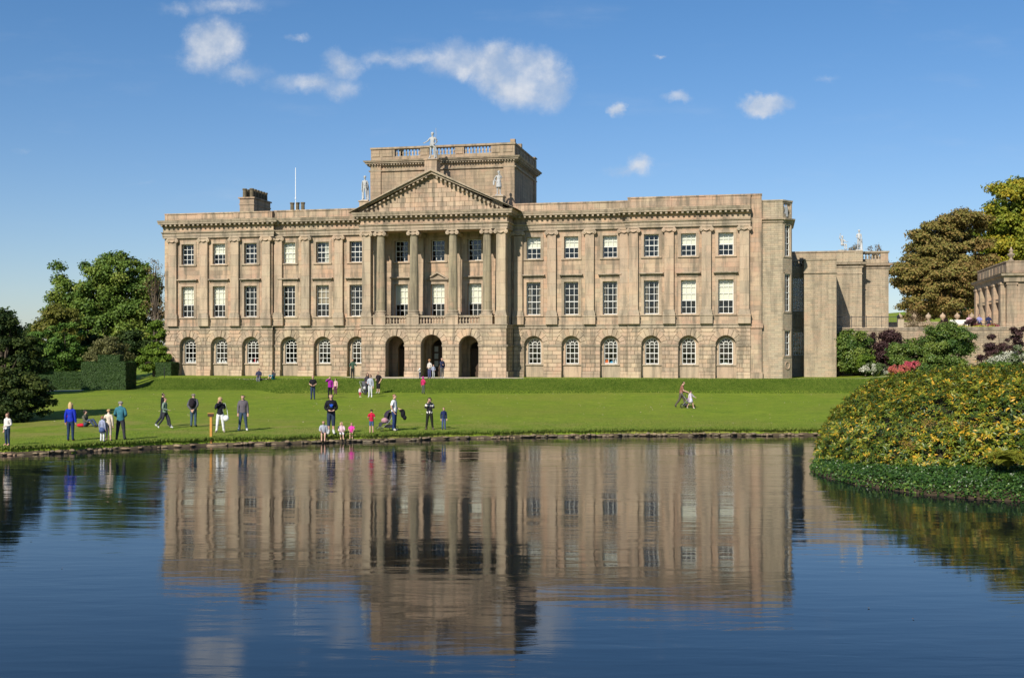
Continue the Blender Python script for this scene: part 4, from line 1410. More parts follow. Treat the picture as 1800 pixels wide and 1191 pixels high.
G_syc = foliage_mat("sycamore leaves", [(0.061, 0.113, 0.022), (0.101, 0.170, 0.029), (0.152, 0.217, 0.035), (0.234, 0.255, 0.046)])
G_yew = foliage_mat("yew foliage", [(0.051, 0.103, 0.017), (0.081, 0.159, 0.021), (0.135, 0.208, 0.029)], .6, .12, .25)
G_dark = foliage_mat("dark evergreen leaves", [(0.017, 0.034, 0.011), (0.028, 0.052, 0.013), (0.051, 0.075, 0.017)], .55, .1, .15)
G_holly = foliage_mat("glossy holly leaves", [(0.033, 0.070, 0.015), (0.062, 0.116, 0.020), (0.114, 0.167, 0.030), (0.208, 0.246, 0.045)], .42, .12, .28)
G_bright = foliage_mat("fresh conifer foliage", [(0.063, 0.117, 0.013), (0.119, 0.189, 0.020), (0.183, 0.247, 0.028)], .6, .2)
G_olive = foliage_mat("olive shrub leaves", [(.08, .085, .03), (.13, .13, .045), (.19, .18, .07)], .6, .2)
G_cedar = foliage_mat("russet layered leaves", [(0.093, 0.095, 0.025), (0.177, 0.130, 0.042), (0.255, 0.160, 0.053), (0.154, 0.153, 0.035), (0.295, 0.191, 0.059)], .6, .15)
G_beech = foliage_mat("turning beech leaves", [(0.085, 0.132, 0.015), (0.161, 0.203, 0.020), (0.285, 0.273, 0.027), (0.493, 0.351, 0.030)], .5, .25)
G_purple = foliage_mat("purple leaves", [(.030, .016, .018), (.055, .026, .028), (.085, .045, .040)], .5, .15)
G_brown = foliage_mat("dry brown leaves", [(.13, .085, .045), (.20, .135, .075), (.16, .14, .07)], .7, .15)
G_red = foliage_mat("coral red flowers", [(.45, .10, .09), (.58, .15, .13), (.50, .16, .10), (.30, .12, .06)], .6, .2)
G_redb = foliage_mat("crimson pink flowers", [(.42, .06, .09), (.55, .10, .14), (.40, .09, .10)], .6, .2)
G_whitef = foliage_mat("white flowered leaves", [(.05, .08, .02), (.08, .12, .03), (.42, .42, .32), (.62, .60, .50)], .6, .15)
G_hedge = foliage_mat("clipped yew hedge leaves", [(.022, .050, .012), (.036, .075, .016), (.055, .098, .022)], .6, .1, .25)
G_grass = foliage_mat("grass blades", [(.07, .12, .012), (.12, .18, .02), (.19, .22, .04)], .7, .25)

# trees on the left, behind the hedges
def gbase(px, Y): x = (px - 900) / 2000 * Y; return (x, Y, gz(x, Y) - .1)
tree("sycamore_tree", "tall broad dark green deciduous tree left of the mansion, highest of the left trees", "tree", gbase(205, 121),
     [el(215, 505, 121, 52, 58), el(168, 520, 121, 52, 62), el(240, 545, 121, 38, 70), el(130, 545, 120, 42, 50), el(195, 590, 120, 68, 45), el(118, 500, 122, 28, 36), el(100, 545, 121, 20, 24), el(262, 505, 121, 20, 34), el(255, 590, 120, 30, 40)],
     340, .74, 84000, .27, G_syc, 11, .42, branches=40)
tree("autumn_tree", "sparse half bare tree with orange leaves pressed against the mansion's left corner", "tree", gbase(272, 118),
     [el(272, 480, 118, 18, 24), el(262, 530, 118, 16, 34), el(286, 560, 118, 16, 42)], 60, .45, 1300, .15, foliage_mat("autumn leaves", [(.16, .12, .05), (.26, .17, .08), (.14, .15, .05)]), 12, .22, branches=58)
tree("yellowing_tree", "small yellow green tree at the left foot of the tall sycamore", "tree", gbase(100, 112),
     [el(105, 560, 112, 26, 24), el(90, 590, 112, 30, 32), el(122, 585, 112, 20, 30)], 60, .6, 12000, .26, foliage_mat("yellow green leaves", [(.07, .085, .015), (.12, .125, .02), (.18, .16, .03)]), 13, .2)
for i, (px, py, rx, rz, Y, lab) in enumerate(((75, 618, 34, 42, 106, "round mid green yew bush nearest the dark foreground tree"), (118, 610, 36, 48, 107, "large spreading green yew bush between two others behind the low hedge"),
                                 (52, 628, 20, 30, 104, "leftmost small yew bush half hidden by the dark foreground tree"))):
    tree("yew_bush", lab, "bush", gbase(px, Y), [el(px, py, Y, rx, rz), el(px - 8, py + 14, Y - .6, rx * .9, rz * .7)], 70, .55, 15000, .2, G_yew, 20 + i, .2, flat=.5, group="yew bushes behind the garden hedge")
tree("olive_shrub", "olive brown loose shrub rising behind the tall clipped hedge block", "shrub", gbase(190, 103), [el(190, 612, 103, 26, 24), el(170, 626, 103, 18, 16), el(208, 632, 103, 24, 14)], 60, .42, 12000, .17, G_olive, 31, .12)
tree("conifer_tree", "bright fresh green conifer tucked against the mansion's left wall", "tree", gbase(272, 111), [el(282, 580, 111, 12, 26), el(274, 605, 111, 22, 30), el(262, 632, 111, 22, 24), el(288, 630, 110, 14, 28)], 90, .45, 16000, .2, G_bright, 32, .16, flat=.5)
tree("dark_shrub", "dark evergreen shrub filling the gap under the tall sycamore", "shrub", gbase(232, 114), [el(232, 612, 114, 30, 32), el(150, 612, 114, 30, 34)], 80, .55, 14000, .24, G_dark, 33, .2)
tree("distant_tree", "small hazy wind-shaped tree on the far left skyline", "tree", gbase(50, 150), [el(52, 590, 150, 26, 18), el(32, 596, 150, 20, 14)], 40, .7, 7000, .3, G_dark, 34, .2)
tree("tall_yew", "very dark evergreen tree standing on the lawn at the left edge of the lake", "tree", gbase(10, 63),
     [el(-20, 630, 63, 62, 85), el(30, 650, 62.5, 46, 66), el(48, 700, 62, 44, 44), el(0, 710, 61.5, 62, 38), el(-60, 680, 63, 60, 80), el(10, 590, 63.5, 28, 36)],
     420, .36, 80000, .15, foliage_mat("very dark yew leaves", [(0.014, 0.025, 0.009), (0.024, 0.043, 0.011), (0.046, 0.065, 0.014), (0.081, 0.094, 0.021)], .6, .08, .12), 35, .35, flat=.55, branches=50)
tree("tall_yew", "top of a dark pine poking in at the far left frame edge", "tree", gbase(-30, 84), [el(-28, 560, 84, 36, 30), el(-10, 600, 84, 40, 36)], 50, .6, 9000, .24, G_dark, 36, .3)


def hedge(label, pts, h, wd, seed, leaf=.1, dens=900, mat=None):
    """clipped hedge along world points, square in section"""
    t = thing("clipped_hedge", label, "hedge", (pts[0][0], pts[0][1], gz(*pts[0])), 0, "clipped garden hedges")
    ox, oy, oz = t.location
    rng = np.random.default_rng(seed)
    core = MB(); PP = []; NN = []
    for (xa, ya), (xb, yb) in zip(pts, pts[1:]):
        L = math.hypot(xb - xa, yb - ya); dx, dy = (xb - xa) / L, (yb - ya) / L; nx, ny = dy, -dx
        z0 = min(gz(xa, ya), gz(xb, yb)) - .2
        zt = max(gz(xa, ya), gz(xb, yb)) + h
        q = [(xa + nx * s - ox, ya + ny * s - oy) for s in (wd / 2 - .05, -wd / 2 + .05)] + [(xb + nx * s - ox, yb + ny * s - oy) for s in (-wd / 2 + .05, wd / 2 - .05)]
        core.add([(x, y, z0 - oz) for x, y in q] + [(x, y, zt - .05 - oz) for x, y in q], [(4, 5, 6, 7), (0, 4, 7, 3), (1, 2, 6, 5), (0, 1, 5, 4), (3, 7, 6, 2)])
        faces = [((xa, ya), (dx, dy), L, (nx, ny, 0), wd / 2, True), ((xa, ya), (dx, dy), L, (-nx, -ny, 0), wd / 2, True), ]
        for (o, d, LL, nn, off, _) in faces:
            k = int(LL * (zt - z0) * dens)
            s = rng.random(k) * LL; z = z0 + rng.random(k) * (zt - z0)
            PP.append(np.stack([o[0] + d[0] * s + nn[0] * off - ox, o[1] + d[1] * s + nn[1] * off - oy, z - oz], 1)); NN.append(np.tile(nn, (k, 1)))
        k = int(L * wd * dens); s = rng.random(k) * L; w_ = (rng.random(k) - .5) * wd
        PP.append(np.stack([xa + dx * s + nx * w_ - ox, ya + dy * s + ny * w_ - oy, np.full(k, zt - oz)], 1)); NN.append(np.tile((0, 0, 1.0), (k, 1)))
        for (ex, ey, sg) in ((xa, ya, -1), (xb, yb, 1)):
            k = int(wd * (zt - z0) * dens); w_ = (rng.random(k) - .5) * wd; z = z0 + rng.random(k) * (zt - z0)
            PP.append(np.stack([ex + nx * w_ - ox, ey + ny * w_ - oy, z - oz], 1)); NN.append(np.tile((dx * sg, dy * sg, 0), (k, 1)))
    P = np.concatenate(PP); N = unit(np.concatenate(NN) + rng.normal(size=P.shape) * .35)
    P = P + rng.normal(size=P.shape) * .025
    link("leaves", leaf_mesh("leaves", P, N, rng.normal(size=P.shape), leaf * rng.uniform(.7, 1.3, len(P)), leaf * .7 * rng.uniform(.7, 1.3, len(P)), rng.random(len(P)), mat or G_hedge), t, kind='stuff')
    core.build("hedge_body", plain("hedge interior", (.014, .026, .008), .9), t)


hedge("tall dark square clipped hedge block nearest the terrace bank", [(-35.3, 94.6), (-31.7, 94.6)], 2.25, 2.6, 41)
hedge("low wide clipped hedge stepping up to the tall hedge block from its left", [(-34.9, 96.4), (-33.1, 96.4)], 2.8, .9, 46)
hedge("low clipped hedge running left from the hedge block along the pale path", [(-46, 93.0), (-39.5, 94.4), (-35.4, 95.4)], .85, 1.1, 42)
hedge("second low clipped hedge with sunlit top behind the front one", [(-52, 99.0), (-37.0, 101.0)], 1.0, 2.4, 43)
hedge("dark clipped hedge stub touching the mansion's front left corner", [(HW(-34.55, -1.1)[0], HW(-34.55, -1.1)[1]), (HW(-32.95, -1.1)[0], HW(-32.95, -1.1)[1])], 1.25, 1.6, 44)
hedge("long low clipped hedge in deep background below the yew bushes", [(-58, 104), (-38.5, 105.5)], 1.25, 1.2, 45)

# right-hand trees above the terrace
def cedar_tint(C, rng):
    return np.clip(.55 - .25 * (C[:, 0] / 6) + .02 * C[:, 2] + rng.normal(size=len(C)) * .2, 0, 1)
Yc = 142
pads = [el(1690, 392, Yc, 42, 14), el(1640, 412, Yc, 34, 12), el(1700, 425, Yc, 40, 16), el(1650, 440, Yc - 1, 44, 14), el(1700, 460, Yc - 2, 44, 20), el(1620, 462, Yc - 2, 42, 16),
        el(1668, 482, Yc - 3, 50, 18), el(1598, 484, Yc - 2, 30, 14), el(1640, 506, Yc - 3, 50, 18), el(1700, 505, Yc - 3, 38, 22), el(1602, 500, Yc - 1, 28, 12), el(1625, 530, Yc - 2, 42, 16), el(1680, 535, Yc - 3, 44, 20), el(1610, 548, Yc - 2, 26, 10), el(1655, 470, Yc + 2, 60, 60), el(1590, 480, Yc, 20, 10)]
tree("spreading_tree", "broad russet and olive tree with layered horizontal foliage between wing and orangery", "tree", gbase(1668, Yc), [(*e[:5], e[5] * 1.45) for e in pads], 430, .95, 105000, .30, G_cedar, 51, .5, flat=.42, branches=70, tb=cedar_tint)
Yb = 150
tree("beech_tree", "tall green and golden tree rising behind the orangery at the right edge", "tree", gbase(1850, Yb),
     [el(1795, 372, Yb, 60, 58), el(1860, 370, Yb, 80, 80), el(1768, 415, Yb - 1, 50, 50), el(1800, 430, Yb - 2, 60, 60), el(1830, 440, Yb - 2, 70, 60), el(1900, 420, Yb, 70, 80), el(1752, 455, Yb - 1, 40, 36), el(1780, 400, Yb + 3, 50, 60)],
     420, 1.15, 130000, .36, G_beech, 52, .6, flat=.62, branches=30)
tree("beech_tree", "rounded dark green tree crown low behind the orangery, under the golden one", "tree", gbase(1735, 158), [el(1735, 500, 158, 40, 50), el(1710, 530, 158, 40, 36)], 80, 1.2, 16000, .4, G_syc, 53, .4)
# roof plants seen over the wing
for i, (px, py, r, lab) in enumerate(((1540, 437, 20, "bare twiggy treetop showing above the right wing's balustrade"), (1502, 434, 10, "low treetop behind the standing wing statue"))):
    tree("distant_tree", lab, "tree", gbase(px, 170), [el(px, py + 4, 170, r, 8), el(px - 2, py + 22, 170, r * 1.2, 20)], 30, .5, 1600, .2, G_brown, 60 + i, .2, branches=40)

# ------------------------------------------------------------------ terrace on the right with its wall
tw = thing("terrace_wall", "long rubble stone terrace retaining wall with coping, right of the mansion", "wall", HW(28.8, 9.0), -TH)
MB().box(0, 60, 0, .6, -1.5, 4.28).build("wall_face", M_rubble, tw)
for i in range(40): MB().bbox(i * 1.5 + .006, i * 1.5 + 1.494, -.12, .7, 4.42, 4.56, .03).box(i * 1.5 + .01, i * 1.5 + 1.49, -.06, .6, 4.28, 4.42).build("coping_stone", M_mould, tw)
MB().box(28.9, 90, 9.5, 60, 3.8, 4.52).build("terrace_ground", M_path, None, H_ORG, -TH, kind='structure')
MB().box(44, 90, 9.62, 11.6, 4.5, 4.56).build("terrace_lawn", M_grass, None, H_ORG, -TH, kind='structure')
# railing in front of the wing
rl = thing("iron_railing", "thin black iron railing along the terrace edge in front of the right wing", "railing", HW(29.0, 9.25, 4.56), -TH)
MB().box(0, 5.4, -.015, .015, .95, 1.0).box(0, 5.4, -.01, .01, .12, .15).build("rail", M_iron, rl)
for i in range(37): MB().box(i * .15 - .008, i * .15 + .008, -.008, .008, .12, .96).build("railing_bar", M_iron, rl)
for i in range(5): MB().box(i * 1.35 - .025, i * 1.35 + .025, -.025, .025, 0, 1.08).build("railing_post", M_iron, rl)
MB().box(5.45, 6.0, -.2, .3, 0, .75).build("end_pier", M_dress, rl)
# low garden wall with urns further back
gw = thing("garden_wall", "low pale stone wall with ball finials on the terrace before the russet tree", "wall", HW(34.6, 24, 4.52), -TH)
MB().box(0, 9.2, 0, .4, 0, .75).box(-.05, 9.25, -.08, .48, .75, .88).build("wall_face", M_dress, gw)
for i in range(7):
    link("finial", cached('finial', lambda: MB().lathe([(.22, 0), (.22, .1), (.10, .16), (.14, .3), (.26, .42), (.30, .6), (.22, .74), (.08, .82), (.05, .95), (.01, .97)], seg=12).mesh("finial", M_dress, True)), gw, (.3 + i * 1.42, .2, .88))
bn = thing("garden_bench", "white bench on the terrace left of the orangery", "bench", HW(40.9, 16, 4.52), -TH)
MB().box(-.8, .8, 0, .45, .40, .46).build("seat", M_white, bn)
MB().box(-.8, .8, .42, .47, .5, .88).build("backrest", M_white, bn)
for x in (-.72, .72):
    for y in (.05, .40): MB().box(x - .04, x + .04, y - .03, y + .03, 0, .40).build("leg", M_white, bn)

# flower bed on the terrace edge
def bed(name, label, pts_fn, n, ls, mat, seed, cat="flower bed", stuff=True):
    rng = np.random.default_rng(seed)
    P = pts_fn(rng, n)
    N = unit(rng.normal(size=(n, 3)) * .6 + np.array([0, -.2, .8]))
    me = leaf_mesh(name, P, N, rng.normal(size=(n, 3)), ls * rng.uniform(.6, 1.4, n), ls * .7 * rng.uniform(.6, 1.4, n), rng.random(n), mat)
    o = link(name, me)
    tag(o, label, cat)
    if stuff: o['kind'] = 'stuff'
    return o


def hbox(u0, u1, v0, v1, z0, h):
    def f(rng, n):
        u = u0 + rng.random(n) * (u1 - u0); v = v0 + rng.random(n) * (v1 - v0)
        k = h * (.35 + .65 * np.abs(np.sin(u * 2.3) * np.cos(v * 3.1)))
        z = z0 + rng.random(n) * k
        return np.stack([u * CT + v * ST, H_ORG[1] - u * ST + v * CT, TERR + z], 1)
    return f


bed("yellow_flowers", "strip of lime yellow bedding flowers on the terrace edge", hbox(39.6, 43.0, 9.9, 10.6, 4.5, .22), 1500, .12, foliage_mat("lime flowers", [(.12, .18, .02), (.42, .42, .04), (.6, .55, .08)]), 71)
bed("red_flowers", "row of mixed red and purple bedding flowers before the orangery", hbox(41.4, 50, 10.4, 11.6, 4.5, .42), 4200, .13, foliage_mat("mixed bedding flowers", [(.05, .08, .02), (.42, .08, .05), (.30, .05, .12), (.10, .05, .16), (.5, .25, .08), (.06, .09, .03)]), 72)
bed("white_flowers", "pale mixed flowers further left on the terrace behind the railing end", hbox(35.2, 39.6, 12, 13.5, 4.5, .4), 2200, .13, foliage_mat("pale bedding flowers", [(.10, .13, .04), (.35, .30, .15), (.40, .22, .10), (.12, .13, .05)]), 73)
for i, (u, v, h, lab) in enumerate(((38.9, 11.5, .75, "leftmost dark purple foliage plant on the terrace flower bed"), (41.2, 11.6, .85, "round dark purple plant left of the seated visitors on the terrace"), (48.0, 11.6, .7, "spiky dark plant right of the seated visitors on the terrace"))):
    b = HW(u, v, 4.52)
    tree("purple_plant", lab, "plant", b, [(b[0], b[1], b[2] + h * .55, h * .6, h * .6, h * .5)], 16, .2, 1300, .12, G_purple, 74 + i, .03, branches=6)

# ------------------------------------------------------------------ orangery
oy0 = 10.0
og = thing("orangery", "single storey stone orangery with pilastered side standing on the terrace at the right edge", "building", HW(44.0, oy0, 4.52), -TH)
W_, D_2, Hc = 26.0, 14.2, 4.72
MB().sheet([(0, 0), (W_, 0), (W_, Hc), (0, Hc)], [arch_poly(5.0 + 4.4 * i, .95, .55, 2.6) for i in range(5)], 0, .5).build("front_wall", M_orang, og)
MB().box(.05, W_ - .05, .5, .6, 0, 4).build("inner_wall", M_dark, og)
for i in range(5):
    c = 5.0 + 4.4 * i
    MB().box(c - 1.3, c + 1.3, -.16, 0, 3.75, 3.85).build("hood", M_mould, og)
    wn = MB().sheet(arch_poly(c, .94, .55, 2.6), [], .32).build("window", M_glass, og)
    b = MB()
    for x in (-.47, 0, .47): b.box(c + x - .025, c + x + .025, .27, .31, .55, 3.3)
    for z in (1.2, 1.9, 2.6): b.box(c - .94, c + .94, .265, .305, z - .025, z + .025)
    b.build("glazing_bars", M_white, wn)
MB().box(0, .02, .0, D_2, 0, Hc).build("side_wall", M_orang, og)
for y in (.9, 4.2, 7.5, 10.8, 13.3):
    MB().box(-.42, 0, y - .42, y + .42, .4, 3.95).box(-.48, 0, y - .5, y + .5, 0, .4).box(-.48, 0, y - .5, y + .5, 3.95, 4.15).build("pilaster", M_orang, og)
for y in (2.55, 5.85, 9.15, 12.05):
    MB().box(-.03, .01, y - .75, y + .75, .5, 3.7).build("side_panel", M_orang, og)
    MB().box(-.30, .01, y - .9, y + .9, 2.55, 2.68).build("side_ledge", M_mould, og)
for x in (.45, 2.35): MB().bbox(x - .42, x + .42, -.14, 0, .4, 3.9).box(x - .5, x + .5, -.2, 0, 3.9, 4.05).box(x - .5, x + .5, -.2, 0, 0, .4).build("pilaster", M_orang, og)
for (ox, oy, rz, L_) in ((0, 0, 0, W_), (0, D_2, R(-90), D_2)):
    profile(0, L_, [(.24, 4.15), (.26, 4.35), (.30, 4.60), (.52, 4.70), (.56, 4.86), (.62, 4.92)], 1, 1).build("cornice", M_mould, og, (ox, oy, 0), rz)
    mb = MB().box(0, L_, -.02, .35, 4.9, 5.95)
    mb.box(-.04, L_ + .04, -.09, .42, 5.95, 6.07)
    for i in range(int(L_ / 1.6)): mb.bbox(.25 + i * 1.6, 1.6 + i * 1.6, -.06, -.02, 5.08, 5.82, .02)
    mb.build("parapet", M_orang, og, (ox, oy, 0), rz)
MB().box(0.3, W_, .3, D_2, 4.7, 5.0).build("roof", M_lead_roof, og)
MB().box(.02, W_, D_2 - .2, D_2, 0, 5.9).build("back_wall", M_orang, og)
ur = tag(MB().lathe([(.22, 0), (.22, .12), (.10, .18), (.12, .32), (.30, .5), (.34, .62), (.12, .74), (.16, .86), (.22, .96), (.08, 1.08), (.05, 1.25), (.01, 1.28)], seg=14).build("stone_urn", M_dress, None, HW(44.45, oy0 + .3, 4.52 + 6.07), 0, smooth=True), "small pale stone urn finial on the orangery's front left corner", "urn")

# ------------------------------------------------------------------ shrubs under the terrace
def shrub(name, label, px, py, rx, rz, Y, k, cr, n, ls, mat, seed, cat="shrub", extra=(), flat=.7, branches=8, base_py=None):
    x = (px - 900) / 2000 * Y
    b = (x, Y, gz(x, Y) - .1)
    return tree(name, label, cat, b, [el(px, py, Y, rx, rz)] + [el(*e) for e in extra], k, cr, n, ls, mat, seed, .08, flat=flat, branches=branches)


shrub("laurel_bush", "dark green dense bush at the right foot of the mansion wing", 1497, 615, 32, 36, 104, 90, .5, 22000, .17, G_holly, 81, extra=((1485, 632, 104, 20, 22), (1512, 600, 104, 16, 18), (1515, 640, 103, 18, 16)))
shrub("purple_bush", "large dark purple leaved bush between the dark laurel and a green bush", 1553, 612, 32, 30, 105, 90, .5, 20000, .16, G_purple, 82, extra=((1540, 632, 104.5, 24, 20), (1566, 600, 105, 18, 20)))
shrub("green_bush", "mid green bush left of the large holly", 1596, 622, 30, 28, 101, 70, .45, 15000, .16, G_bright if False else G_holly, 83, extra=((1580, 636, 101, 18, 18),))
tree("smoke_bush", "dry brown airy bush standing above the terrace wall coping", "bush", gbase(1612, 106), [el(1612, 585, 106, 26, 34), el(1600, 566, 106, 18, 18), el(1628, 600, 106, 20, 22)], 90, .4, 4200, .10, G_brown, 84, .08, branches=80)
shrub("holly_tree", "largest glossy dark green rounded holly in front of the terrace wall", 1667, 618, 44, 38, 96, 120, .5, 36000, .16, G_holly, 85, "tree", extra=((1650, 600, 96, 28, 26), (1690, 606, 96, 22, 26), (1668, 585, 96, 22, 14), (1660, 640, 95, 38, 16)))
shrub("purple_bush", "loose purple smoke bush against the terrace wall at the right edge", 1765, 606, 30, 20, 99, 46, .32, 7000, .16, G_purple, 86, extra=((1738, 622, 98.5, 18, 16), (1795, 595, 99, 24, 20), (1722, 632, 98, 8, 8)), branches=26)
shrub("white_shrub", "white flowered shrub at the right edge below the purple smoke bush", 1782, 630, 36, 14, 82, 60, .3, 12000, .12, G_whitef, 87, extra=((1760, 640, 81, 24, 10), (1808, 622, 82, 24, 16)))
shrub("low_shrub", "low green shrub behind the rhododendron top at the right", 1752, 645, 26, 8, 76, 30, .25, 5000, .1, G_yew, 92)
shrub("white_flower_shrub", "low bush dotted with white flowers at the foot of the dark laurel", 1535, 648, 24, 9, 100, 40, .25, 7000, .12, G_whitef, 88, extra=((1550, 650, 99.5, 16, 7),))
shrub("yellow_green_shrub", "small fresh yellow green shrub between laurel and purple bush", 1522, 636, 15, 11, 101, 30, .25, 4500, .13, G_bright, 89)
shrub("coral_flowers", "low coral pink flowering plant at the lawn's edge, left of two", 1580, 649, 17, 6.5, 98, 34, .2, 5500, .11, G_red, 90, "flowers")
shrub("crimson_flowers", "low crimson pink flowering plant, right of two, by the large holly", 1607, 641, 16, 6, 98, 34, .2, 5500, .11, G_redb, 91, "flowers")

# low sloping stone kerb beside the rhododendron
a, b = at(1600, 667, 91), at(1654, 645, 96)
kw = thing("ramp_wall", "low sloping stone kerb wall running up beside the holly", "wall", (a[0], a[1], a[2]), math.atan2(b[1] - a[1], b[0] - a[0]))
L_ = math.hypot(b[0] - a[0], b[1] - a[1])
for i in range(5):
    x0, x1 = L_ * i / 5 + .01, L_ * (i + 1) / 5 - .01
    za_, zb_ = (b[2] - a[2]) * i / 5, (b[2] - a[2]) * (i + 1) / 5
    MB().prism([(x0, za_ - 1.2), (x1, zb_ - 1.2), (x1, zb_), (x0, za_)], -.3, .3).build("kerb_stone", M_dress, kw)

# ------------------------------------------------------------------ lake edge: stones and overhanging grass
le = MB()
xs = np.arange(-60, 16.4, .4)
vs = []
for x in xs:
    y = shore(x)
    vs += [(x, y - .10, -.5), (x, y - .06 + .03 * math.sin(x * 9), .10), (x, y + .06, .21), (x, y + .4, .26)]
le.add(vs, [(4 * i + j, 4 * i + 4 + j, 4 * i + 5 + j, 4 * i + 1 + j) for i in range(len(xs) - 1) for j in range(3)])
edge = le.build("lake_edge", M_mud, kind='structure')
M_shore = stone_mat("mossy shore stone", ((.24, .19, .13), (.28, .22, .15), (.13, .11, .07)), 0, 0, grime=.9, per_object=.8)
rs = random.Random(5)
stones = []
for v_ in range(6):
    mb = MB().ball((0, 0, 0), (.5, .5, .5), 8, 4)
    mb.v = [tuple(c * (1 + rs.uniform(-.22, .22)) for c in p) for p in mb.v]
    stones.append(mb.mesh("stone", M_shore))
x = -24.6
for i in range(290):
    wd = rs.uniform(.10, .34) * (1.6 if rs.random() < .18 else 1)
    if rs.random() < .22: x += rs.uniform(.1, .5)
    if x > 16.2: break
    o = link("stone", stones[i % 6], edge, (x + wd / 2, shore(x + wd / 2) - .10 + rs.uniform(-.05, .05), rs.uniform(.0, .13)), rs.uniform(-.4, .4))
    o.scale = (wd * 1.15, rs.uniform(.16, .3), rs.uniform(.07, .15))
    x += wd * .92

rng = np.random.default_rng(99)
n = 46000
X = rng.uniform(-27, 17, n); s_ = np.concatenate([rng.normal(-.02, .07, n // 2), rng.random(n - n // 2) ** 1.6 * 5])
Yv = np.array([shore(a) for a in X]) + s_
Z = np.array([gz(a, max(b, shore(a) + .02)) for a, b in zip(X, Yv)]) - np.where(s_ < 0.05, rng.random(n) * .12, 0)
P = np.stack([X, Yv, Z + .015], 1)
hgt = np.where(s_ < .1, .09, .045) * rng.uniform(.6, 1.6, n)
me = leaf_mesh("grass_tufts", P, unit(np.stack([rng.normal(size=n) * .5, -np.ones(n), rng.normal(size=n) * .2 + .3], 1)), np.stack([rng.normal(size=n) * .3, -np.where(s_ < .1, .5, .1) * rng.random(n), np.ones(n)], 1), hgt, hgt * .35, rng.random(n), G_grass)
link("grass_tufts", me, kind='stuff')
n = 42000
X = rng.uniform(-31, 33, n); lf = np.array([sstep(-21.5, -18.5, a) for a in X]); Yv = (93.8 - 2.6 * lf) + rng.random(n) * (4.3 + .6 * lf)
P = np.array([(a, b, gz(a, b) + .02) for a, b in zip(X, Yv)]); hgt = .10 * rng.uniform(.5, 1.7, n)
pt = .5 + .5 * np.sin(X * .9) * np.cos(X * .37 + Yv)
me = leaf_mesh("bank_grass", P, unit(np.stack([rng.normal(size=n) * .6, -np.ones(n), rng.normal(size=n) * .2 + .5], 1)), np.stack([rng.normal(size=n) * .4, -.3 * rng.random(n), np.ones(n)], 1), hgt, hgt * .4, rng.random(n) * .6 + .25 * pt, foliage_mat("rough bank grass", [(.030, .062, .006), (.07, .115, .012), (.15, .18, .03)], .8, .15, .1))
link("bank_grass", me, kind='stuff')
n = 420
X = rng.uniform(-30, 30, n); Yv = rng.uniform(60, 92, n)
P = np.array([(a, b, gz(a, b) + .02) for a, b in zip(X, Yv)])
link("fallen_leaves", leaf_mesh("fallen_leaves", P, unit(rng.normal(size=(n, 3)) * .3 + [0, -.3, 1]), rng.normal(size=(n, 3)), rng.uniform(.05, .12, n), rng.uniform(.04, .09, n), rng.random(n), foliage_mat("fallen leaves", [(.35, .30, .12), (.5, .45, .3), (.30, .16, .06)])), kind='stuff')

n = 90
P = np.stack([rng.uniform(-22, 12, n), 16 + 40 * rng.random(n) ** 1.0, np.full(n, .012)], 1)
link("floating_leaves", leaf_mesh("floating_leaves", P, unit(rng.normal(size=(n, 3)) * .1 + [0, 0, 1]), rng.normal(size=(n, 3)) * [1, 1, 0], rng.uniform(.03, .07, n), rng.uniform(.02, .05, n), rng.random(n), foliage_mat("floating leaves", [(.30, .24, .10), (.22, .13, .05)])), kind='stuff')

# ------------------------------------------------------------------ rhododendron point on the right
LB = [(60, 14), (38, 24), (24, 29.2), (18.5, 31.6), (14.9, 33.2), (13.6, 34.1), (12.4, 35.3), (11.3, 37.6), (10.9, 40.2), (11.05, 42.0), (12.3, 46), (14.4, 53), (15.4, 57), (16.4, 60.5)]
RB = [(60, 20), (38, 29.5), (28, 32.3), (19.4, 34.8), (15.1, 36.4), (12.9, 38.1), (11.8, 40.4), (11.65, 42.6), (12.5, 46.6), (14.6, 53), (15.8, 56.5), (18, 59), (24, 61), (60, 61)]


def densify(L, st=.25):
    out = []
    for a, b in zip(L, L[1:]):
        n = max(1, int(math.hypot(b[0] - a[0], b[1] - a[1]) / st))
        out += [(a[0] + (b[0] - a[0]) * i / n, a[1] + (b[1] - a[1]) * i / n) for i in range(n)]
    return np.array(out + [L[-1]])


def inside(P, L):
    c = np.zeros(len(P), bool)
    L = L + [(L[-1][0] + 60, L[-1][1]), (L[0][0] + 60, L[0][1])]
    n = len(L)
    for i in range(n):
        x1, y1 = L[i]; x2, y2 = L[(i + 1) % n]
        cond = ((y1 > P[:, 1]) != (y2 > P[:, 1])) & (P[:, 0] < (x2 - x1) * (P[:, 1] - y1) / (y2 - y1 + 1e-12) + x1)
        c ^= cond
    return c


LD, RD = densify(LB), densify(RB)
def sdist(P, D, L):
    d = np.full(len(P), 1e9)
    for i in range(0, len(D), 40):
        q = D[i:i + 40]
        d = np.minimum(d, np.sqrt(((P[:, None, :] - q[None]) ** 2).sum(2)).min(1))
    return np.where(inside(P, L), d, -d)


def lump(P):
    x, y = P[:, 0], P[:, 1]
    return .5 * (np.sin(x * 1.15 + .7 * np.sin(y * .9)) * np.cos(y * 1.0 + .5) + .6 * np.sin(x * 2.3 + y * 1.7) + .4 * np.sin(x * 4.1 - y * 3.3))


def land_z(P):
    d = sdist(P, LD, LB)
    return np.where(d > 0, .12 + .85 * (1 - np.exp(-np.maximum(d, 0) / 3.2)), -.5)


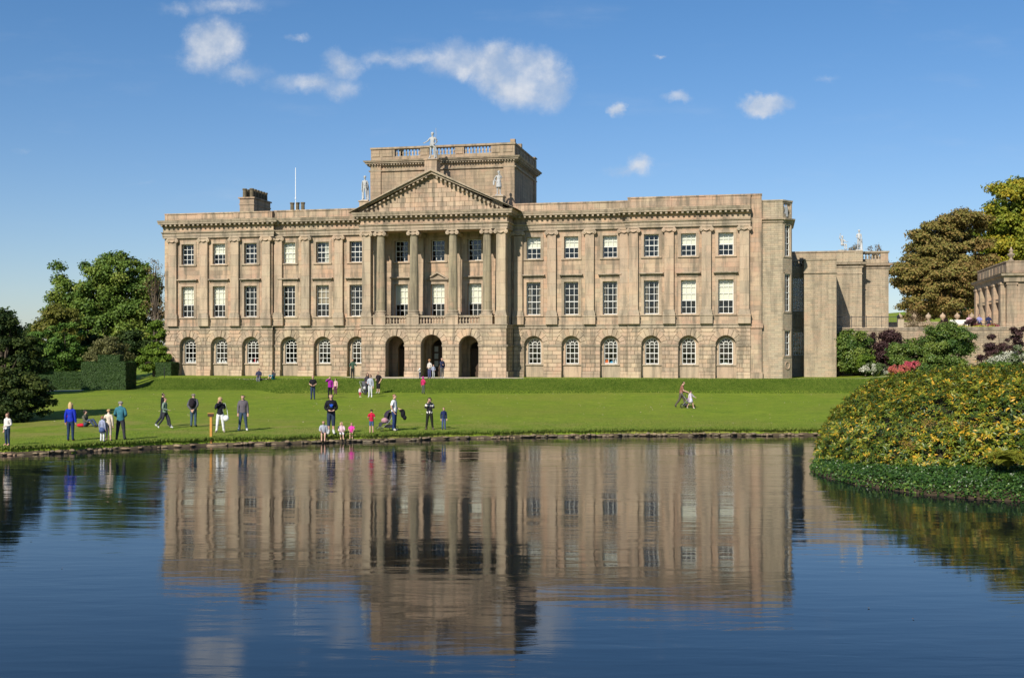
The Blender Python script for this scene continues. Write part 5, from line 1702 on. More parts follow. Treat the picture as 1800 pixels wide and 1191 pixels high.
def rho_h(P, d):
    return 2.10 * (.60 + .40 * np.clip((P[:, 0] - 12.5) / 4.5, 0, 1)) * (1 - np.exp(-np.maximum(d, 0) / 1.25)) + lump(P) * .36 * np.clip(d / 1.2, 0, 1) + .35 * np.clip(d, 0, .35) / .35


# land sheet
gx = np.concatenate([np.arange(10, 26, .35), np.arange(26, 60, 1.5)]); gy = np.arange(16, 63.01, .45)
PX, PY = np.meshgrid(gx, gy); PG = np.stack([PX.ravel(), PY.ravel()], 1)
dL = sdist(PG, LD, LB)
ZG = np.where(dL > 0, .10 + .85 * (1 - np.exp(-np.maximum(dL, 0) / 3.2)), .10 + dL * 1.5)
nx_ = len(gx)
me = bpy.data.meshes.new("point_ground")
me.from_pydata([(a, b, c) for (a, b), c in zip(PG, ZG)], [], [(j * nx_ + i, j * nx_ + i + 1, (j + 1) * nx_ + i + 1, (j + 1) * nx_ + i) for j in range(len(gy) - 1) for i in range(nx_ - 1)])
me.materials.append(plain("dark leaf litter soil", (.05, .035, .02), .9)); link("point_ground", me, kind='structure')


def scatter(n, D, L, x0, x1, y0, y1, seed):
    rng = np.random.default_rng(seed)
    P = np.stack([rng.uniform(x0, x1, n), rng.uniform(y0, y1, n)], 1)
    d = sdist(P, D, L)
    return P, d, rng


# ivy ground cover between the lake and the rhododendron
P, d, rng = scatter(300000, LD, LB, 10.5, 30, 27, 56, 101)
m = (d > -.07) & (d < 5); P, d = P[m], d[m]
dr = sdist(P, RD, RB); m = dr < .5; P, d, dr = P[m], d[m], dr[m]
n = len(P)
z = .12 + .85 * (1 - np.exp(-np.maximum(d, 0) / 3.2)) + rng.random(n) * .16 * np.clip(d * 3, .2, 1) + .05 * np.sin(P[:, 0] * 5) * np.cos(P[:, 1] * 4)
z = np.where(d < .15, z - rng.random(n) * .16, z); z = np.where(d < 0, rng.random(n) * .16, z)
N = unit(rng.normal(size=(n, 3)) * .55 + np.array([-.15, -.35, .8]))
G_ivy = foliage_mat("ivy leaves", [(.015, .038, .008), (.028, .068, .012), (.050, .105, .018), (.15, .21, .035)], .34, .1, .3)
tint = rng.random(n) * .75 + np.where(d < .35, .3 * rng.random(n), 0)
me = leaf_mesh("ivy_ground_cover", np.stack([P[:, 0], P[:, 1], z], 1), N, rng.normal(size=(n, 3)), rng.uniform(.06, .12, n), rng.uniform(.05, .10, n), tint, G_ivy)
tag(link("ivy_ground_cover", me, kind='stuff'), "dark green ivy carpet along the water's edge below the rhododendron", "ground cover")

# rhododendron: whorls of long leaves over a mound
def shoots(n, seed):
    P, d, rng = scatter(n, RD, RB, 11.5, 34, 29, 60, seed)
    m = (d > 0) & ((P[:, 0] / P[:, 1]) < .56); P, d = P[m], d[m]
    z = land_z(P) + rho_h(P, d)
    e = .15
    dx = P + [e, 0]; dy = P + [0, e]
    zx = land_z(dx) + rho_h(dx, sdist(dx, RD, RB)); zy = land_z(dy) + rho_h(dy, sdist(dy, RD, RB))
    N = unit(np.stack([-(zx - z) / e, -(zy - z) / e, np.ones(len(z))], 1))
    return P, d, z, N, rng


def rhodo():
    P, d, z, N, rng = shoots(60000, 102)
    # the steep outer skirt needs shoots of its own
    k = 9000
    q = RD[rng.integers(0, len(RD), k)] + rng.normal(size=(k, 2)) * .22
    ds = sdist(q, RD, RB); m = (ds > -.25) & (q[:, 0] / q[:, 1] < .56); q, ds = q[m], ds[m]
    f = rng.random(len(q))
    zq = land_z(q) + .05 + f * 1.35
    cen = np.array([20.0, 47.0])
    out = q - cen; out = out / np.linalg.norm(out, axis=1, keepdims=True)
    q = q - out * (f * .75)[:, None]
    Nq = unit(np.concatenate([out, .6 * np.ones((len(q), 1))], 1))
    PT = np.concatenate([np.concatenate([P, z[:, None]], 1), np.concatenate([q, zq[:, None]], 1)])
    NT_ = np.concatenate([N, Nq])
    PT = PT + NT_ * rng.normal(size=(len(PT), 1)) * .13
    ax = unit(NT_ + np.array([0, 0, .35]) + rng.normal(size=PT.shape) * .35)
    n = len(PT)
    K = 7
    # colour: most shoots olive, some gold, patches by place
    pn = .5 + .5 * np.sin(PT[:, 0] * .9 + 2 * np.sin(PT[:, 1] * .35)) * np.cos(PT[:, 1] * .7)
    sh = np.clip(rng.normal(.38, .20, n) + .18 * (pn - .5), 0, .78)
    ref = unit(np.cross(ax, np.array([0.3, .2, .9])))
    bi = np.cross(ax, ref)
    Pp, Nn, Tt, Ll, Ti = [], [], [], [], []
    for j in range(K):
        a = 2 * np.pi * (j / K) + rng.random(n) * .7
        rad = ref * np.cos(a)[:, None] + bi * np.sin(a)[:, None]
        up = rng.uniform(-.35, .6, n)[:, None]
        T = unit(rad + ax * up)
        L = rng.uniform(.09, .195, n) * (1 + .35 * (pn - .5))
        Pp.append(PT + T * L[:, None] * .55); Tt.append(T)
        Nn.append(unit(ax - T * (ax * T).sum(1, keepdims=True) * .9 + rng.normal(size=T.shape) * .15)); Ll.append(L)
        yel = rng.random(n) < .055
        Ti.append(np.where(yel, rng.uniform(.86, 1, n), sh + rng.normal(size=n) * .10))
    P = np.concatenate(Pp); N = np.concatenate(Nn); T = np.concatenate(Tt); L = np.concatenate(Ll)
    mat = foliage_mat("rhododendron leaves", [(.020, .045, .008), (.045, .085, .010), (.090, .130, .012), (.155, .185, .016), (.26, .25, .02), (.50, .29, .02), (.58, .34, .03)], .42, .18, .4)
    return leaf_mesh("leaves", P, N, T, L, L * .36, np.clip(np.concatenate(Ti), 0, 1), mat)


rt = thing("rhododendron", "huge mounded rhododendron with olive green and golden leaves on the lake's right shore", "shrub", (18.0, 44.0, .8))
me = rhodo()
me.transform(Matrix.Translation((-18.0, -44.0, -.8)))
link("leaves", me, rt, kind='stuff')
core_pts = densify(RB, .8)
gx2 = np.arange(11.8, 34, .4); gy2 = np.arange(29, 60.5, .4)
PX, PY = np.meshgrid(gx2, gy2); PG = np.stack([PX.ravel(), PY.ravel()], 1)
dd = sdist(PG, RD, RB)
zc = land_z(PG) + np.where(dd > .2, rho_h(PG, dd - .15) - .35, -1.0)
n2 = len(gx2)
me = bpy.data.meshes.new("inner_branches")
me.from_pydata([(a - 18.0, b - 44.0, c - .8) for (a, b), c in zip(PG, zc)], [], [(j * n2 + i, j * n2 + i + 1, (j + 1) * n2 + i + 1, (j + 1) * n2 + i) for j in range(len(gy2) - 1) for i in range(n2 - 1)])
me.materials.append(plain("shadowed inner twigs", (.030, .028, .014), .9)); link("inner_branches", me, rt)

# golden shrub patch and fern at the ivy's edge
fb = (15.35, 35.2, .80)
t = thing("fern", "yellow green arching fern clump on the ivy at the right edge", "fern", fb)
rng = np.random.default_rng(120)
Pp, Nn, Tt, Ll, Ti = [], [], [], [], []
for f in range(80):
    az = rng.uniform(0, 2 * np.pi); ln = rng.uniform(.75, 1.15); el0 = rng.uniform(.95, 1.5)
    p = np.zeros(3); e = el0
    tf = rng.random()
    for s in range(16):
        dv = np.array([math.cos(az) * math.cos(e), math.sin(az) * math.cos(e), math.sin(e)])
        side = np.array([-math.sin(az), math.cos(az), 0])
        nrm = np.cross(dv, side)
        wl = .17 * math.sin(math.pi * (s + 1.5) / 18)
        for sg in (-1, 1):
            Pp.append(p + side * sg * wl / 2); Tt.append(side * sg + dv * .5); Nn.append(nrm if nrm[2] > 0 else -nrm); Ll.append(wl * 1.1); Ti.append(np.clip(tf * .7 + rng.random() * .3, 0, 1))
        Pp.append(p); Tt.append(dv); Nn.append(nrm); Ll.append(ln / 14); Ti.append(.2)
        p = p + dv * ln / 16; e -= .10 + .05 * s / 16
P, N, T, L = np.array(Pp), unit(np.array(Nn)), np.array(Tt), np.array(Ll)
link("fronds", leaf_mesh("fronds", P, N, T, L, L * .28, np.array(Ti), foliage_mat("fern fronds", [(.14, .17, .02), (.26, .28, .03), (.40, .36, .05)], .6, .3)), t)
gb = (15.0, 38.2, .8)
tree("azalea_bush", "small golden brown twiggy shrub in front of the rhododendron by the ivy", "shrub", gb, [(14.3, 38.3, 1.35, 1.3, .7, .75), (15.3, 38.3, 1.5, .7, .6, .8)], 50, .26, 6500, .055, foliage_mat("golden azalea leaves", [(.13, .11, .03), (.30, .20, .03), (.22, .14, .06), (.42, .27, .04)]), 121, .04, branches=50)

# ------------------------------------------------------------------ people and statues
ARMS = {'down': ((.05, .02, -.29), (.06, -.04, -.55)), 'front': ((.08, .02, -.28), (-.07, -.22, -.36)), 'camera': ((.05, -.16, -.22), (-.09, -.26, .09)),
        'brow': ((.16, -.10, -.03), (-.08, -.16, .17)), 'push': ((.03, -.10, -.27), (.00, -.36, -.37)), 'back': ((.09, .12, -.27), (-.10, .17, -.50)),
        'out': ((.16, -.05, -.22), (.30, -.12, -.30)), 'pocket': ((.12, .05, -.27), (.04, -.05, -.47)), 'lap': ((.05, -.12, -.24), (-.02, -.34, -.30)),
        'lean': ((.10, .20, -.26), (.12, .30, -.50)), 'fwd': ((.04, -.20, -.20), (.02, -.42, -.24)), 'raise': ((.18, -.02, .12), (.14, -.06, .40)), 'hipbent': ((.17, .05, -.25), (.02, -.08, -.40))}


def skeleton(legs, arms, build=1.0, bend=0.0):
    """joints of a 1.75 m figure facing -y, feet on z=0; returns points, edges (a, b, class) and radii"""
    P, Rr, E_ = [], [], []
    def j(p, r):
        P.append(Vector(p)); Rr.append(r * build); return len(P) - 1
    hz = {'sit': .12, 'edge': .12, 'bench': .50}.get(legs, .93)
    pel = j((0, 0, hz), .125)
    def up(dz, y=0): return (0, y - bend * dz, hz + dz * (1 - .25 * bend))
    wa = j(up(.16), .118); ch = j(up(.34, .0), .132); nb = j(up(.50, .01), .075); nk = j(up(.57, .0), .055)
    hd1 = j(up(.655, -.02 - .03 * bend), .080); hd2 = j(up(.725, -.005 - .05 * bend), .090); ht = j(up(.775, 0 - .05 * bend), .060)
    E_ += [(pel, wa, 'hip'), (wa, ch, 'torso'), (ch, nb, 'torso'), (nb, nk, 'neck'), (nk, hd1, 'head'), (hd1, hd2, 'head'), (hd2, ht, 'head')]
    hp = P[hd1]
    no = j(hp + Vector((0, -.098, .012)), .017); E_.append((hd1, no, 'head'))
    for s in (-1, 1):
        ear = j(P[hd2] + Vector((s * .092, .01, -.045)), .016); E_.append((hd2, ear, 'head'))
        sh = j(P[ch] + Vector((s * .165, .015, .115)), .062); E_.append((ch, sh, 'torso'))
        am = arms[0] if s < 0 else arms[1]
        e, w_ = ARMS[am]
        e, w_ = Vector((e[0] * s, e[1], e[2])), Vector((w_[0] * s, w_[1], w_[2]))
        el_ = j(P[sh] + e, .043); wr = j(P[sh] + w_, .028)
        E_ += [(sh, el_, 'upperarm'), (el_, wr, 'forearm')]
        d = (w_ - e).normalized()
        side = d.cross(Vector((0, -1, 0)) if abs(d.y) < .8 else Vector((0, 0, 1))).normalized()
        nrm = d.cross(side)
        pm_ = j(P[wr] + d * .065, .030); E_.append((wr, pm_, 'hand'))
        for k, (o, ln) in enumerate(((-.030, .062), (-.010, .074), (.010, .070), (.030, .055))):
            a = j(P[pm_] + d * .030 + side * o, .0105); b = j(P[a] + d * ln * .55 - nrm * .008, .0095); c = j(P[b] + d * ln * .42 - nrm * .020, .008)
            E_ += [(pm_, a, 'hand'), (a, b, 'hand'), (b, c, 'hand')]
        t1 = j(P[wr] + d * .04 - side * .040, .012); t2 = j(P[t1] + d * .040 - side * .012 - nrm * .01, .010)
        E_ += [(wr, t1, 'hand'), (t1, t2, 'hand')]
        hj = j((s * .085, 0, hz - .05), .098); E_.append((pel, hj, 'hip'))
        if legs == 'stand': kn, an, toe = (s * .095, -.015, .49), (s * .105, .015, .085), (s * .135, -.13, .035)
        elif legs == 'wide': kn, an, toe = (s * .13, -.015, .49), (s * .17, .015, .085), (s * .22, -.12, .035)
        elif legs == 'walk':
            kn, an, toe = ((s * .09, -.20, .52), (s * .09, -.27, .10), (s * .10, -.42, .06)) if s > 0 else ((s * .09, .10, .50), (s * .09, .36, .17), (s * .10, .30, .045))
        elif legs == 'sit': kn, an, toe = (s * .15, -.36, .42), (s * .13, -.62, .09), (s * .14, -.76, .05)
        elif legs == 'edge': kn, an, toe = (s * .10, -.40, .13), (s * .09, -.45, -.26), (s * .10, -.58, -.31)
        else: kn, an, toe = (s * .11, -.42, .50), (s * .11, -.42, .09), (s * .12, -.56, .04)
        k_, a_, t_ = j(kn, .060), j(an, .040), j(toe, .034)
        heel = j(Vector(an) + (Vector(an) - Vector(toe)) * Vector((.2, .2, 0)) + Vector((0, 0, -.04)), .034)
        E_ += [(hj, k_, 'thigh'), (k_, a_, 'shin'), (a_, t_, 'foot'), (a_, heel, 'foot')]
    return P, E_, Rr


BODIES = {}


def body_data(legs, arms, build, bend):
    key = (legs, arms, round(build, 2), bend)
    if key in BODIES: return BODIES[key]
    P, E_, Rr = skeleton(legs, arms, build, bend)
    me = bpy.data.meshes.new('skin')
    me.from_pydata([tuple(p) for p in P], [(a, b) for a, b, _ in E_], [])
    o = bpy.data.objects.new('skin', me)
    COL.objects.link(o)
    md = o.modifiers.new('s', 'SKIN'); md.branch_smoothing = .35
    sv = me.skin_vertices[0].data
    for i, r in enumerate(Rr):
        sv[i].radius = (r, r); sv[i].use_root = (i == 0)
    sb = o.modifiers.new('u', 'SUBSURF'); sb.levels = 1; sb.render_levels = 1
    dg = bpy.context.evaluated_depsgraph_get()
    ev = o.evaluated_get(dg)
    m2 = ev.to_mesh()
    V = np.array([v.co[:] for v in m2.vertices])
    F = [tuple(p.vertices) for p in m2.polygons]
    NV = np.array([v.normal[:] for v in m2.vertices])
    ev.to_mesh_clear()
    bpy.data.objects.remove(o); bpy.data.meshes.remove(me)
    # class of every face: nearest bone
    A = np.array([P[a][:] for a, b, _ in E_]); B = np.array([P[b][:] for a, b, _ in E_]); rr = np.array([(Rr[a] + Rr[b]) / 2 for a, b, _ in E_])
    C = np.array([V[list(f)].mean(0) for f in F])
    AB = B - A
    t = np.clip(((C[:, None] - A[None]) * AB[None]).sum(2) / (AB ** 2).sum(1)[None], 0, 1)
    D = np.linalg.norm(C[:, None] - (A[None] + AB[None] * t[..., None]), axis=2) - rr[None] * .6
    k = D.argmin(1)
    cls = [E_[i][2] for i in k]
    tt = t[np.arange(len(k)), k]
    BODIES[key] = (V, F, NV, C, cls, tt, [tuple(p) for p in P])
    return BODIES[key]


def shell(name, V, F, NV, sel, off, mat, parent, scale, flare=None):
    idx = sorted({i for f in sel for i in F[f]})
    mp = {v: i for i, v in enumerate(idx)}
    vs = V[idx] + NV[idx] * off
    if flare is not None: vs = flare(vs)
    # a rim folded back to the body gives the cloth its thickness
    me = bpy.data.meshes.new(name)
    me.from_pydata([tuple(v * scale) for v in vs], [], [tuple(mp[i] for i in F[f]) for f in sel])
    me.materials.append(mat)
    me.polygons.foreach_set('use_smooth', [True] * len(me.polygons)); me.update()
    return link(name, me, parent)


def cloth(c):
    return plain("cloth %02d%02d%02d" % tuple(int(x * 99) for x in c), c, .85, .15, .38, 7)


SKIN = plain("skin", (.55, .33, .24), .6, .3, .08, 6)


def person(label, px=None, head=None, feet=None, pos=None, h=1.7, rz=0, legs='stand', arms=('down', 'down'), build=1.0, bend=0.0, top=(.1, .1, .1), sleeve='long', topname='jumper',
           bottom=(.03, .04, .08), leg='long', shoes=(.05, .04, .03), hair=(.08, .05, .03), hairlen='short', skirt=None, sock=None, hood=None, stripes=None, emblem=None, group='visitors around the lake', topoff=.020, hat=None):
    if pos is None:
        x, y, z = on_ground(px, feet)
        if legs in ('stand', 'wide', 'walk'): h = (feet - head) * y / 2000
    else: x, y, z = pos
    s = h / 1.75
    r = thing("person", label, "person", (x, y, z), R(rz), group)
    V, F, NV, C, cls, tt, J = body_data(legs, arms, build, bend)
    me = bpy.data.meshes.new("body")
    me.from_pydata([tuple(v * s) for v in V], [], F); me.materials.append(SKIN)
    me.polygons.foreach_set('use_smooth', [True] * len(F)); me.update()
    link("body", me, r)
    n = len(F)
    up_ok = {'long': ('upperarm', 'forearm'), 'short': ('upperarm',), 'none': ()}[sleeve]
    tsel = [i for i in range(n) if cls[i] == 'torso' or (cls[i] == 'hip' and C[i][2] > J[0][2] - (.02 if legs in ('stand', 'wide', 'walk') else .0)) or (cls[i] in up_ok and not (sleeve == 'short' and tt[i] > .75) and not (cls[i] == 'forearm' and tt[i] > .93))]
    tm = cloth(top)
    shell(topname, V, F, NV, tsel, topoff, tm, r, s)
    if stripes:
        ss = [i for i in tsel if int((C[i][2]) / .085) % 2 == 0]
        shell("stripe", V, F, NV, ss, topoff + .004, cloth(stripes), r, s)
    if emblem:
        c = Vector(J[2]) * s
        mb = MB()
        for a in (-35, 0, 35):
            st = len(mb.v)
            mb.ball((0, 0, .075), (.028, .012, .07), 8, 5)
            mb.xform(Matrix.Translation((c.x, c.y - .158 * s, c.z - .10)) @ Matrix.Rotation(R(a), 4, 'Y'), st)
        mb.box(c.x - .06, c.x + .06, c.y - .166 * s, c.y - .155 * s, c.z - .12, c.z - .105)
        mb.build("emblem", cloth(emblem), r)
    if skirt:
        zt = J[0][2] + .06; zb_ = zt - skirt[0]
        mb = MB().lathe([(.135, zt), (.17, zt - .12), (.20, (zt + zb_) / 2), (.235, zb_), (.21, zb_ + .01), (.12, zt - .1)], seg=20)
        mb.v = [tuple(c * s for c in v) for v in mb.v]
        mb.build("skirt", cloth(skirt[1]), r, smooth=True)
    if leg != 'none':
        kn = {'long': ('thigh', 'shin'), 'short': ('thigh',), 'mid': ('thigh', 'shin')}[leg]
        bs = [i for i in range(n) if cls[i] == 'hip' and i or cls[i] in kn and not (leg == 'short' and tt[i] > .80) and not (leg == 'mid' and cls[i] == 'shin' and tt[i] > .35)]
        shell("trousers" if leg == 'long' else "shorts", V, F, NV, bs, .013, cloth(bottom), r, s)
    if sock: [shell("sock", V, F, NV, [i for i in range(n) if cls[i] == 'shin' and tt[i] > sock[0] and C[i][0] * sg > 0], .008, cloth(sock[1]), r, s) for sg in (-1, 1)]
    for sg in (-1, 1) if shoes else (): shell("shoe", V, F, NV, [i for i in range(n) if cls[i] == 'foot' and C[i][0] * sg > 0], .010, cloth(shoes), r, s)
    hd = Vector(J[6]); h1 = Vector(J[5])
    hs = [i for i in range(n) if cls[i] == 'head' and ((C[i][2] > hd.z + .015) or (C[i][1] > hd.y + .012 and C[i][2] > h1.z - .01))]
    hm = plain("hair", hair, .6, .3, .25, 20)
    ho = shell("hair", V, F, NV, hs, .014, hm, r, s)
    if hairlen == 'long':
        mb = MB().ball((hd.x, hd.y + .055, hd.z - .10), (.095, .060, .20), 10, 7)
        mb.ball((hd.x - .085, hd.y + .0, hd.z - .10), (.03, .05, .14), 8, 5).ball((hd.x + .085, hd.y + .0, hd.z - .10), (.03, .05, .14), 8, 5)
        mb.v = [tuple(c * s for c in v) for v in mb.v]
        mb.build("long_hair", hm, r, smooth=True)
    if hairlen == 'bob':
        mb = MB().ball((hd.x, hd.y + .03, hd.z - .03), (.115, .09, .115), 10, 7)
        mb.v = [tuple(c * s for c in v) for v in mb.v]
        mb.build("bobbed_hair", hm, r, smooth=True)
    if hat:
        mb = MB().lathe([(.15, 0), (.15, .012), (.105, .02), (.10, .09), (.07, .12), (.0, .125)], seg=14)
        mb.v = [((v[0] + hd.x) * s, (v[1] + hd.y) * s, (v[2] + hd.z + .03) * s) for v in mb.v]
        mb.build("hat", cloth(hat), r, smooth=True)
    if hood:
        mb = MB().ball((0, .07, J[3][2] + .01), (.12, .07, .06), 10, 6)
        mb.v = [tuple(c * s for c in v) for v in mb.v]
        mb.build("hood", cloth(hood), r, smooth=True)
    # eyes and mouth
    e = MB()
    fy = h1.y - .082
    for sx in (-1, 1): e.ball((sx * .032, h1.y - .073, h1.z + .040), (.013, .010, .008), 6, 4)
    e.ball((0, h1.y - .079, h1.z - .035), (.024, .008, .006), 6, 4)
    e.v = [tuple(c * s for c in v) for v in e.v]
    e.build("face", plain("eyes and lips", (.10, .04, .035), .5), r)
    return r, s, J


navy, jean, black, grey, white = (.02, .028, .065), (.04, .065, .11), (.012, .012, .014), (.13, .13, .13), (.72, .71, .70)
blond, brown, dark = (.52, .36, .16), (.11, .055, .03), (.025, .018, .014)
person("child in white jacket with long brown hair at the far left shore", 13, 725, 784, rz=-25, build=.9, top=(.68, .64, .58), bottom=(.025, .045, .075), shoes=(.62, .32, .24), hair=brown, hairlen='long', arms=('down', 'front'))
person("blonde woman in a royal blue jumper, jeans and pale boots, seen from behind", 124, 706, 775, rz=180, top=(.015, .035, .42), bottom=(.02, .04, .09), shoes=(.30, .16, .09), hair=blond, hairlen='long', sock=(.35, (.42, .25, .16)))
person("person in a grey green top sitting on the grass behind the blonde woman", 150, 727, 750, legs='sit', rz=75, h=1.65, top=(.10, .10, .07), bottom=(.05, .07, .12), hair=dark, arms=('lap', 'lean'), hairlen='bob')
person("small girl in a denim pinafore and white tights next to the child in cream", 180, 732, 778, rz=165, build=.95, top=(.30, .33, .45), bottom=white, shoes=(.50, .22, .18), hair=(.25, .12, .06), hairlen='bob', skirt=(.34, (.06, .09, .20)))
person("fair haired child in a cream top and pale shorts, seen from behind", 191, 718, 776, rz=178, build=.92, top=(.66, .56, .44), bottom=(.60, .48, .38), leg='mid', shoes=(.3, .25, .2), hair=(.48, .30, .14), hairlen='short')
person("grey haired man in a teal fleece and charcoal trousers, seen from behind", 212, 703, 774, rz=182, build=1.08, top=(.045, .17, .21), bottom=(.045, .045, .05), shoes=black, hair=(.22, .20, .18), arms=('front', 'front'), legs='wide')
person("dark haired adult in black mostly hidden behind the striding boy", 286.5, 689, 750, rz=110, top=black, bottom=(.03, .035, .045), shoes=white, hair=dark, legs='walk')
person("boy in a grey and green top and dark track trousers striding to the right", 290, 697, 753, rz=85, legs='walk', build=.9, top=(.20, .27, .20), bottom=(.04, .04, .05), shoes=white, hair=(.14, .07, .035), arms=('front', 'down'))
bp = person("man in a grey hooded jacket wearing a black backpack, seen from behind", 340, 690, 750, rz=180, build=1.05, top=(.10, .10, .11), bottom=(.06, .10, .14), shoes=(.03, .03, .04), hair=(.18, .15, .12), arms=('back', 'back'), hood=(.12, .12, .12))
wc = person("blonde woman in a black jacket and white flared trousers raising a camera", 387, 697, 760, rz=12, top=(.015, .017, .025), bottom=(.78, .76, .76), shoes=(.3, .25, .2), hair=blond, hairlen='bob', arms=('camera', 'camera'), legs='wide')
person("man in grey hooded sweatshirt and blue jeans beside the woman in white trousers", 427, 692, 757, rz=8, build=1.06, top=(.13, .115, .13), bottom=(.05, .075, .12), shoes=(.55, .55, .53), hair=dark, legs='wide', hood=(.14, .14, .15), bend=.06)
person("man in a navy jacket sitting on the edge of the grass bank below the mansion", pos=(*on_ground(455, 668)[:2], on_ground(455, 668)[2] + .12), h=1.75, rz=5, legs='edge', top=(.035, .04, .08), bottom=(.15, .16, .18), hair=dark, arms=('lap', 'lap'))
person("woman in a dark top and turquoise skirt sitting on top of the grass bank", pos=(*on_ground(481, 667)[:2], on_ground(481, 667)[2]), h=1.6, rz=-30, legs='sit', top=(.04, .04, .05), bottom=(.02, .25, .35), hair=dark, hairlen='bob', arms=('lean', 'lap'), leg='mid')
person("bald man in a black T-shirt and dark jeans standing halfway up the lawn", 550, 659, 702, rz=5, build=1.05, top=(.015, .014, .018), sleeve='short', bottom=(.03, .045, .09), hair=(.40, .25, .18), arms=('front', 'front'), shoes=navy)
person("person in a magenta top and dark open jacket shading their eyes with one hand", 580, 661, 700, rz=10, top=(.32, .02, .28), bottom=(.015, .015, .02), hair=(.35, .25, .18), arms=('brow', 'down'), stripes=None)
person("person in a pale pink top standing just right of the one shading their eyes", 590, 664, 693, rz=-30, build=.9, top=(.60, .36, .36), bottom=(.12, .03, .08), hair=dark, hairlen='bob')
person("man in black sweatshirt with blue leaf emblem behind the paddling children", 582, 693, 765, rz=12, build=1.12, top=(.012, .012, .016), bottom=(.03, .045, .075), leg='mid', sock=(.72, (.6, .58, .55)), shoes=(.5, .5, .48), hair=(.14, .08, .05), arms=('front', 'front'), emblem=(.02, .10, .55))
def edge_seat(px): 
    x = (px - 900) / 2000 * 55.0
    for _ in range(3): y = shore(x) + .16; x = (px - 900) / 2000 * y
    return (x, y, .36)
person("child in light grey top, bare legs over the edge, leftmost of three", pos=edge_seat(569), h=1.42, rz=6, legs='edge', top=(.38, .40, .44), bottom=(.60, .36, .36), leg='short', shoes=None, hair=(.22, .11, .06), arms=('lap', 'down'), bend=.25)
person("long haired blonde girl in a pale pink top on the lake edge, middle of three", pos=edge_seat(600), h=1.2, rz=14, legs='edge', top=(.72, .52, .55), bottom=(.62, .58, .58), leg='mid', shoes=None, hair=(.60, .42, .22), hairlen='long', arms=('lap', 'lap'), bend=.1)
person("little girl in a bright magenta top on the lake edge, rightmost of three", pos=edge_seat(618), h=1.08, rz=4, legs='edge', top=(.68, .06, .36), sleeve='short', bottom=(.62, .10, .38), leg='short', shoes=None, hair=(.30, .15, .08), arms=('lap', 'lap'))
person("boy in a red T-shirt and denim shorts standing near the water", 653, 719, 762, rz=185, build=.95, top=(.52, .015, .05), sleeve='short', bottom=(.07, .12, .22), leg='short', shoes=(.5, .35, .28), hair=dark, arms=('front', 'front'))
person("man in a white T-shirt and navy jeans standing side-on in front of a pushchair", 693, 691, 757, rz=80, build=1.08, top=(.74, .74, .74), sleeve='short', bottom=(.02, .04, .12), shoes=(.6, .57, .5), hair=(.32, .15, .09), arms=('pocket', 'front'))
ws = person("woman in a black and white striped jumper and black leggings photographing", 755, 698, 755, rz=5, build=1.05, top=(.70, .66, .60), stripes=(.02, .02, .025), bottom=(.02, .022, .015), shoes=(.10, .075, .06), sock=(.45, (.10, .08, .065)), hair=dark, hairlen='bob', arms=('camera', 'camera'), legs='wide')
person("boy in a navy jacket and jeans standing right of the striped photographer", 780, 715, 755, rz=20, build=.95, top=(.018, .028, .085), bottom=(.06, .09, .2), hair=(.15, .07, .04), shoes=navy)
person("man in a dark green waistcoat standing on the path by the mansion wall", 620, 630, 665, rz=-20, top=(.05, .09, .06), bottom=(.02, .022, .02), hair=brown, arms=('hipbent', 'out'), shoes=black)
person("dark haired woman in a dark coat behind the pushchair on the upper lawn", 646, 655, 694, rz=15, top=(.05, .04, .05), bottom=(.04, .04, .05), hair=dark, hairlen='long', arms=('push', 'push'))
person("woman in a grey white cardigan and white trousers beside the upper pushchair", 651, 658, 698, rz=-10, top=(.42, .44, .50), bottom=(.60, .60, .62), hair=dark, shoes=white, hairlen='bob', arms=('front', 'down'))
person("toddler in white and red standing left of the upper pushchair", 633, 680, 698, rz=30, build=1.05, top=(.72, .60, .62), bottom=(.55, .06, .10), leg='mid', shoes=white, hair=(.4, .28, .18))
person("man in a black T-shirt and black shorts beside the upper pushchair", 665, 652, 691, rz=-35, build=1.05, top=(.02, .015, .018), sleeve='short', bottom=(.02, .018, .02), leg='mid', hair=dark, arms=('front', 'pocket'), shoes=(.4, .38, .35))
person("child in a crimson top and grey trousers on the slope below the middle arch", 744, 661, 692, rz=150, top=(.50, .03, .12), bottom=(.10, .11, .09), hair=(.45, .03, .25), hairlen='bob', arms=('front', 'down'))
person("small child in a white top reaching out, left of the group at the middle arch", 738, 643, 665.5, rz=-70, top=(.70, .66, .62), bottom=(.04, .05, .10), hair=(.35, .22, .12), arms=('out', 'fwd'))
person("person in white with a ginger hat standing before the middle arch", 755, 632, 665, rz=-35, top=(.62, .56, .50), bottom=(.08, .08, .18), hair=(.45, .18, .08), hat=(.50, .26, .12), arms=('front', 'front'))
person("child in grey and white between two adults at the middle arch", 762, 640, 665.5, rz=30, top=(.35, .38, .48), bottom=(.40, .40, .40), hair=(.30, .16, .10), arms=('front', 'front'))
person("man in navy with outstretched arm, rightmost at the middle arch", 777, 628, 664.5, rz=35, build=1.05, top=(.03, .035, .075), bottom=(.09, .09, .09), hair=(.35, .25, .18), arms=('fwd', 'pocket'), shoes=(.4, .4, .4))
pw = person("person in a brown waistcoat and cream sleeves pushing a pushchair across the right lawn", 1197, 668, 716.5, rz=80, build=1.08, top=(.26, .12, .085), sleeve='short', bottom=(.10, .085, .065), shoes=(.03, .03, .04), hair=dark, legs='walk', arms=('push', 'push'), bend=.22)
person("little girl in a pale lilac dress walking beside the pushchair on the right lawn", 1214, 685.5, 718, rz=40, build=.95, top=(.62, .52, .60), bottom=white, leg='none', shoes=(.6, .55, .5), hair=dark, hairlen='bob', skirt=(.42, (.60, .55, .70)), legs='walk', arms=('down', 'out'))
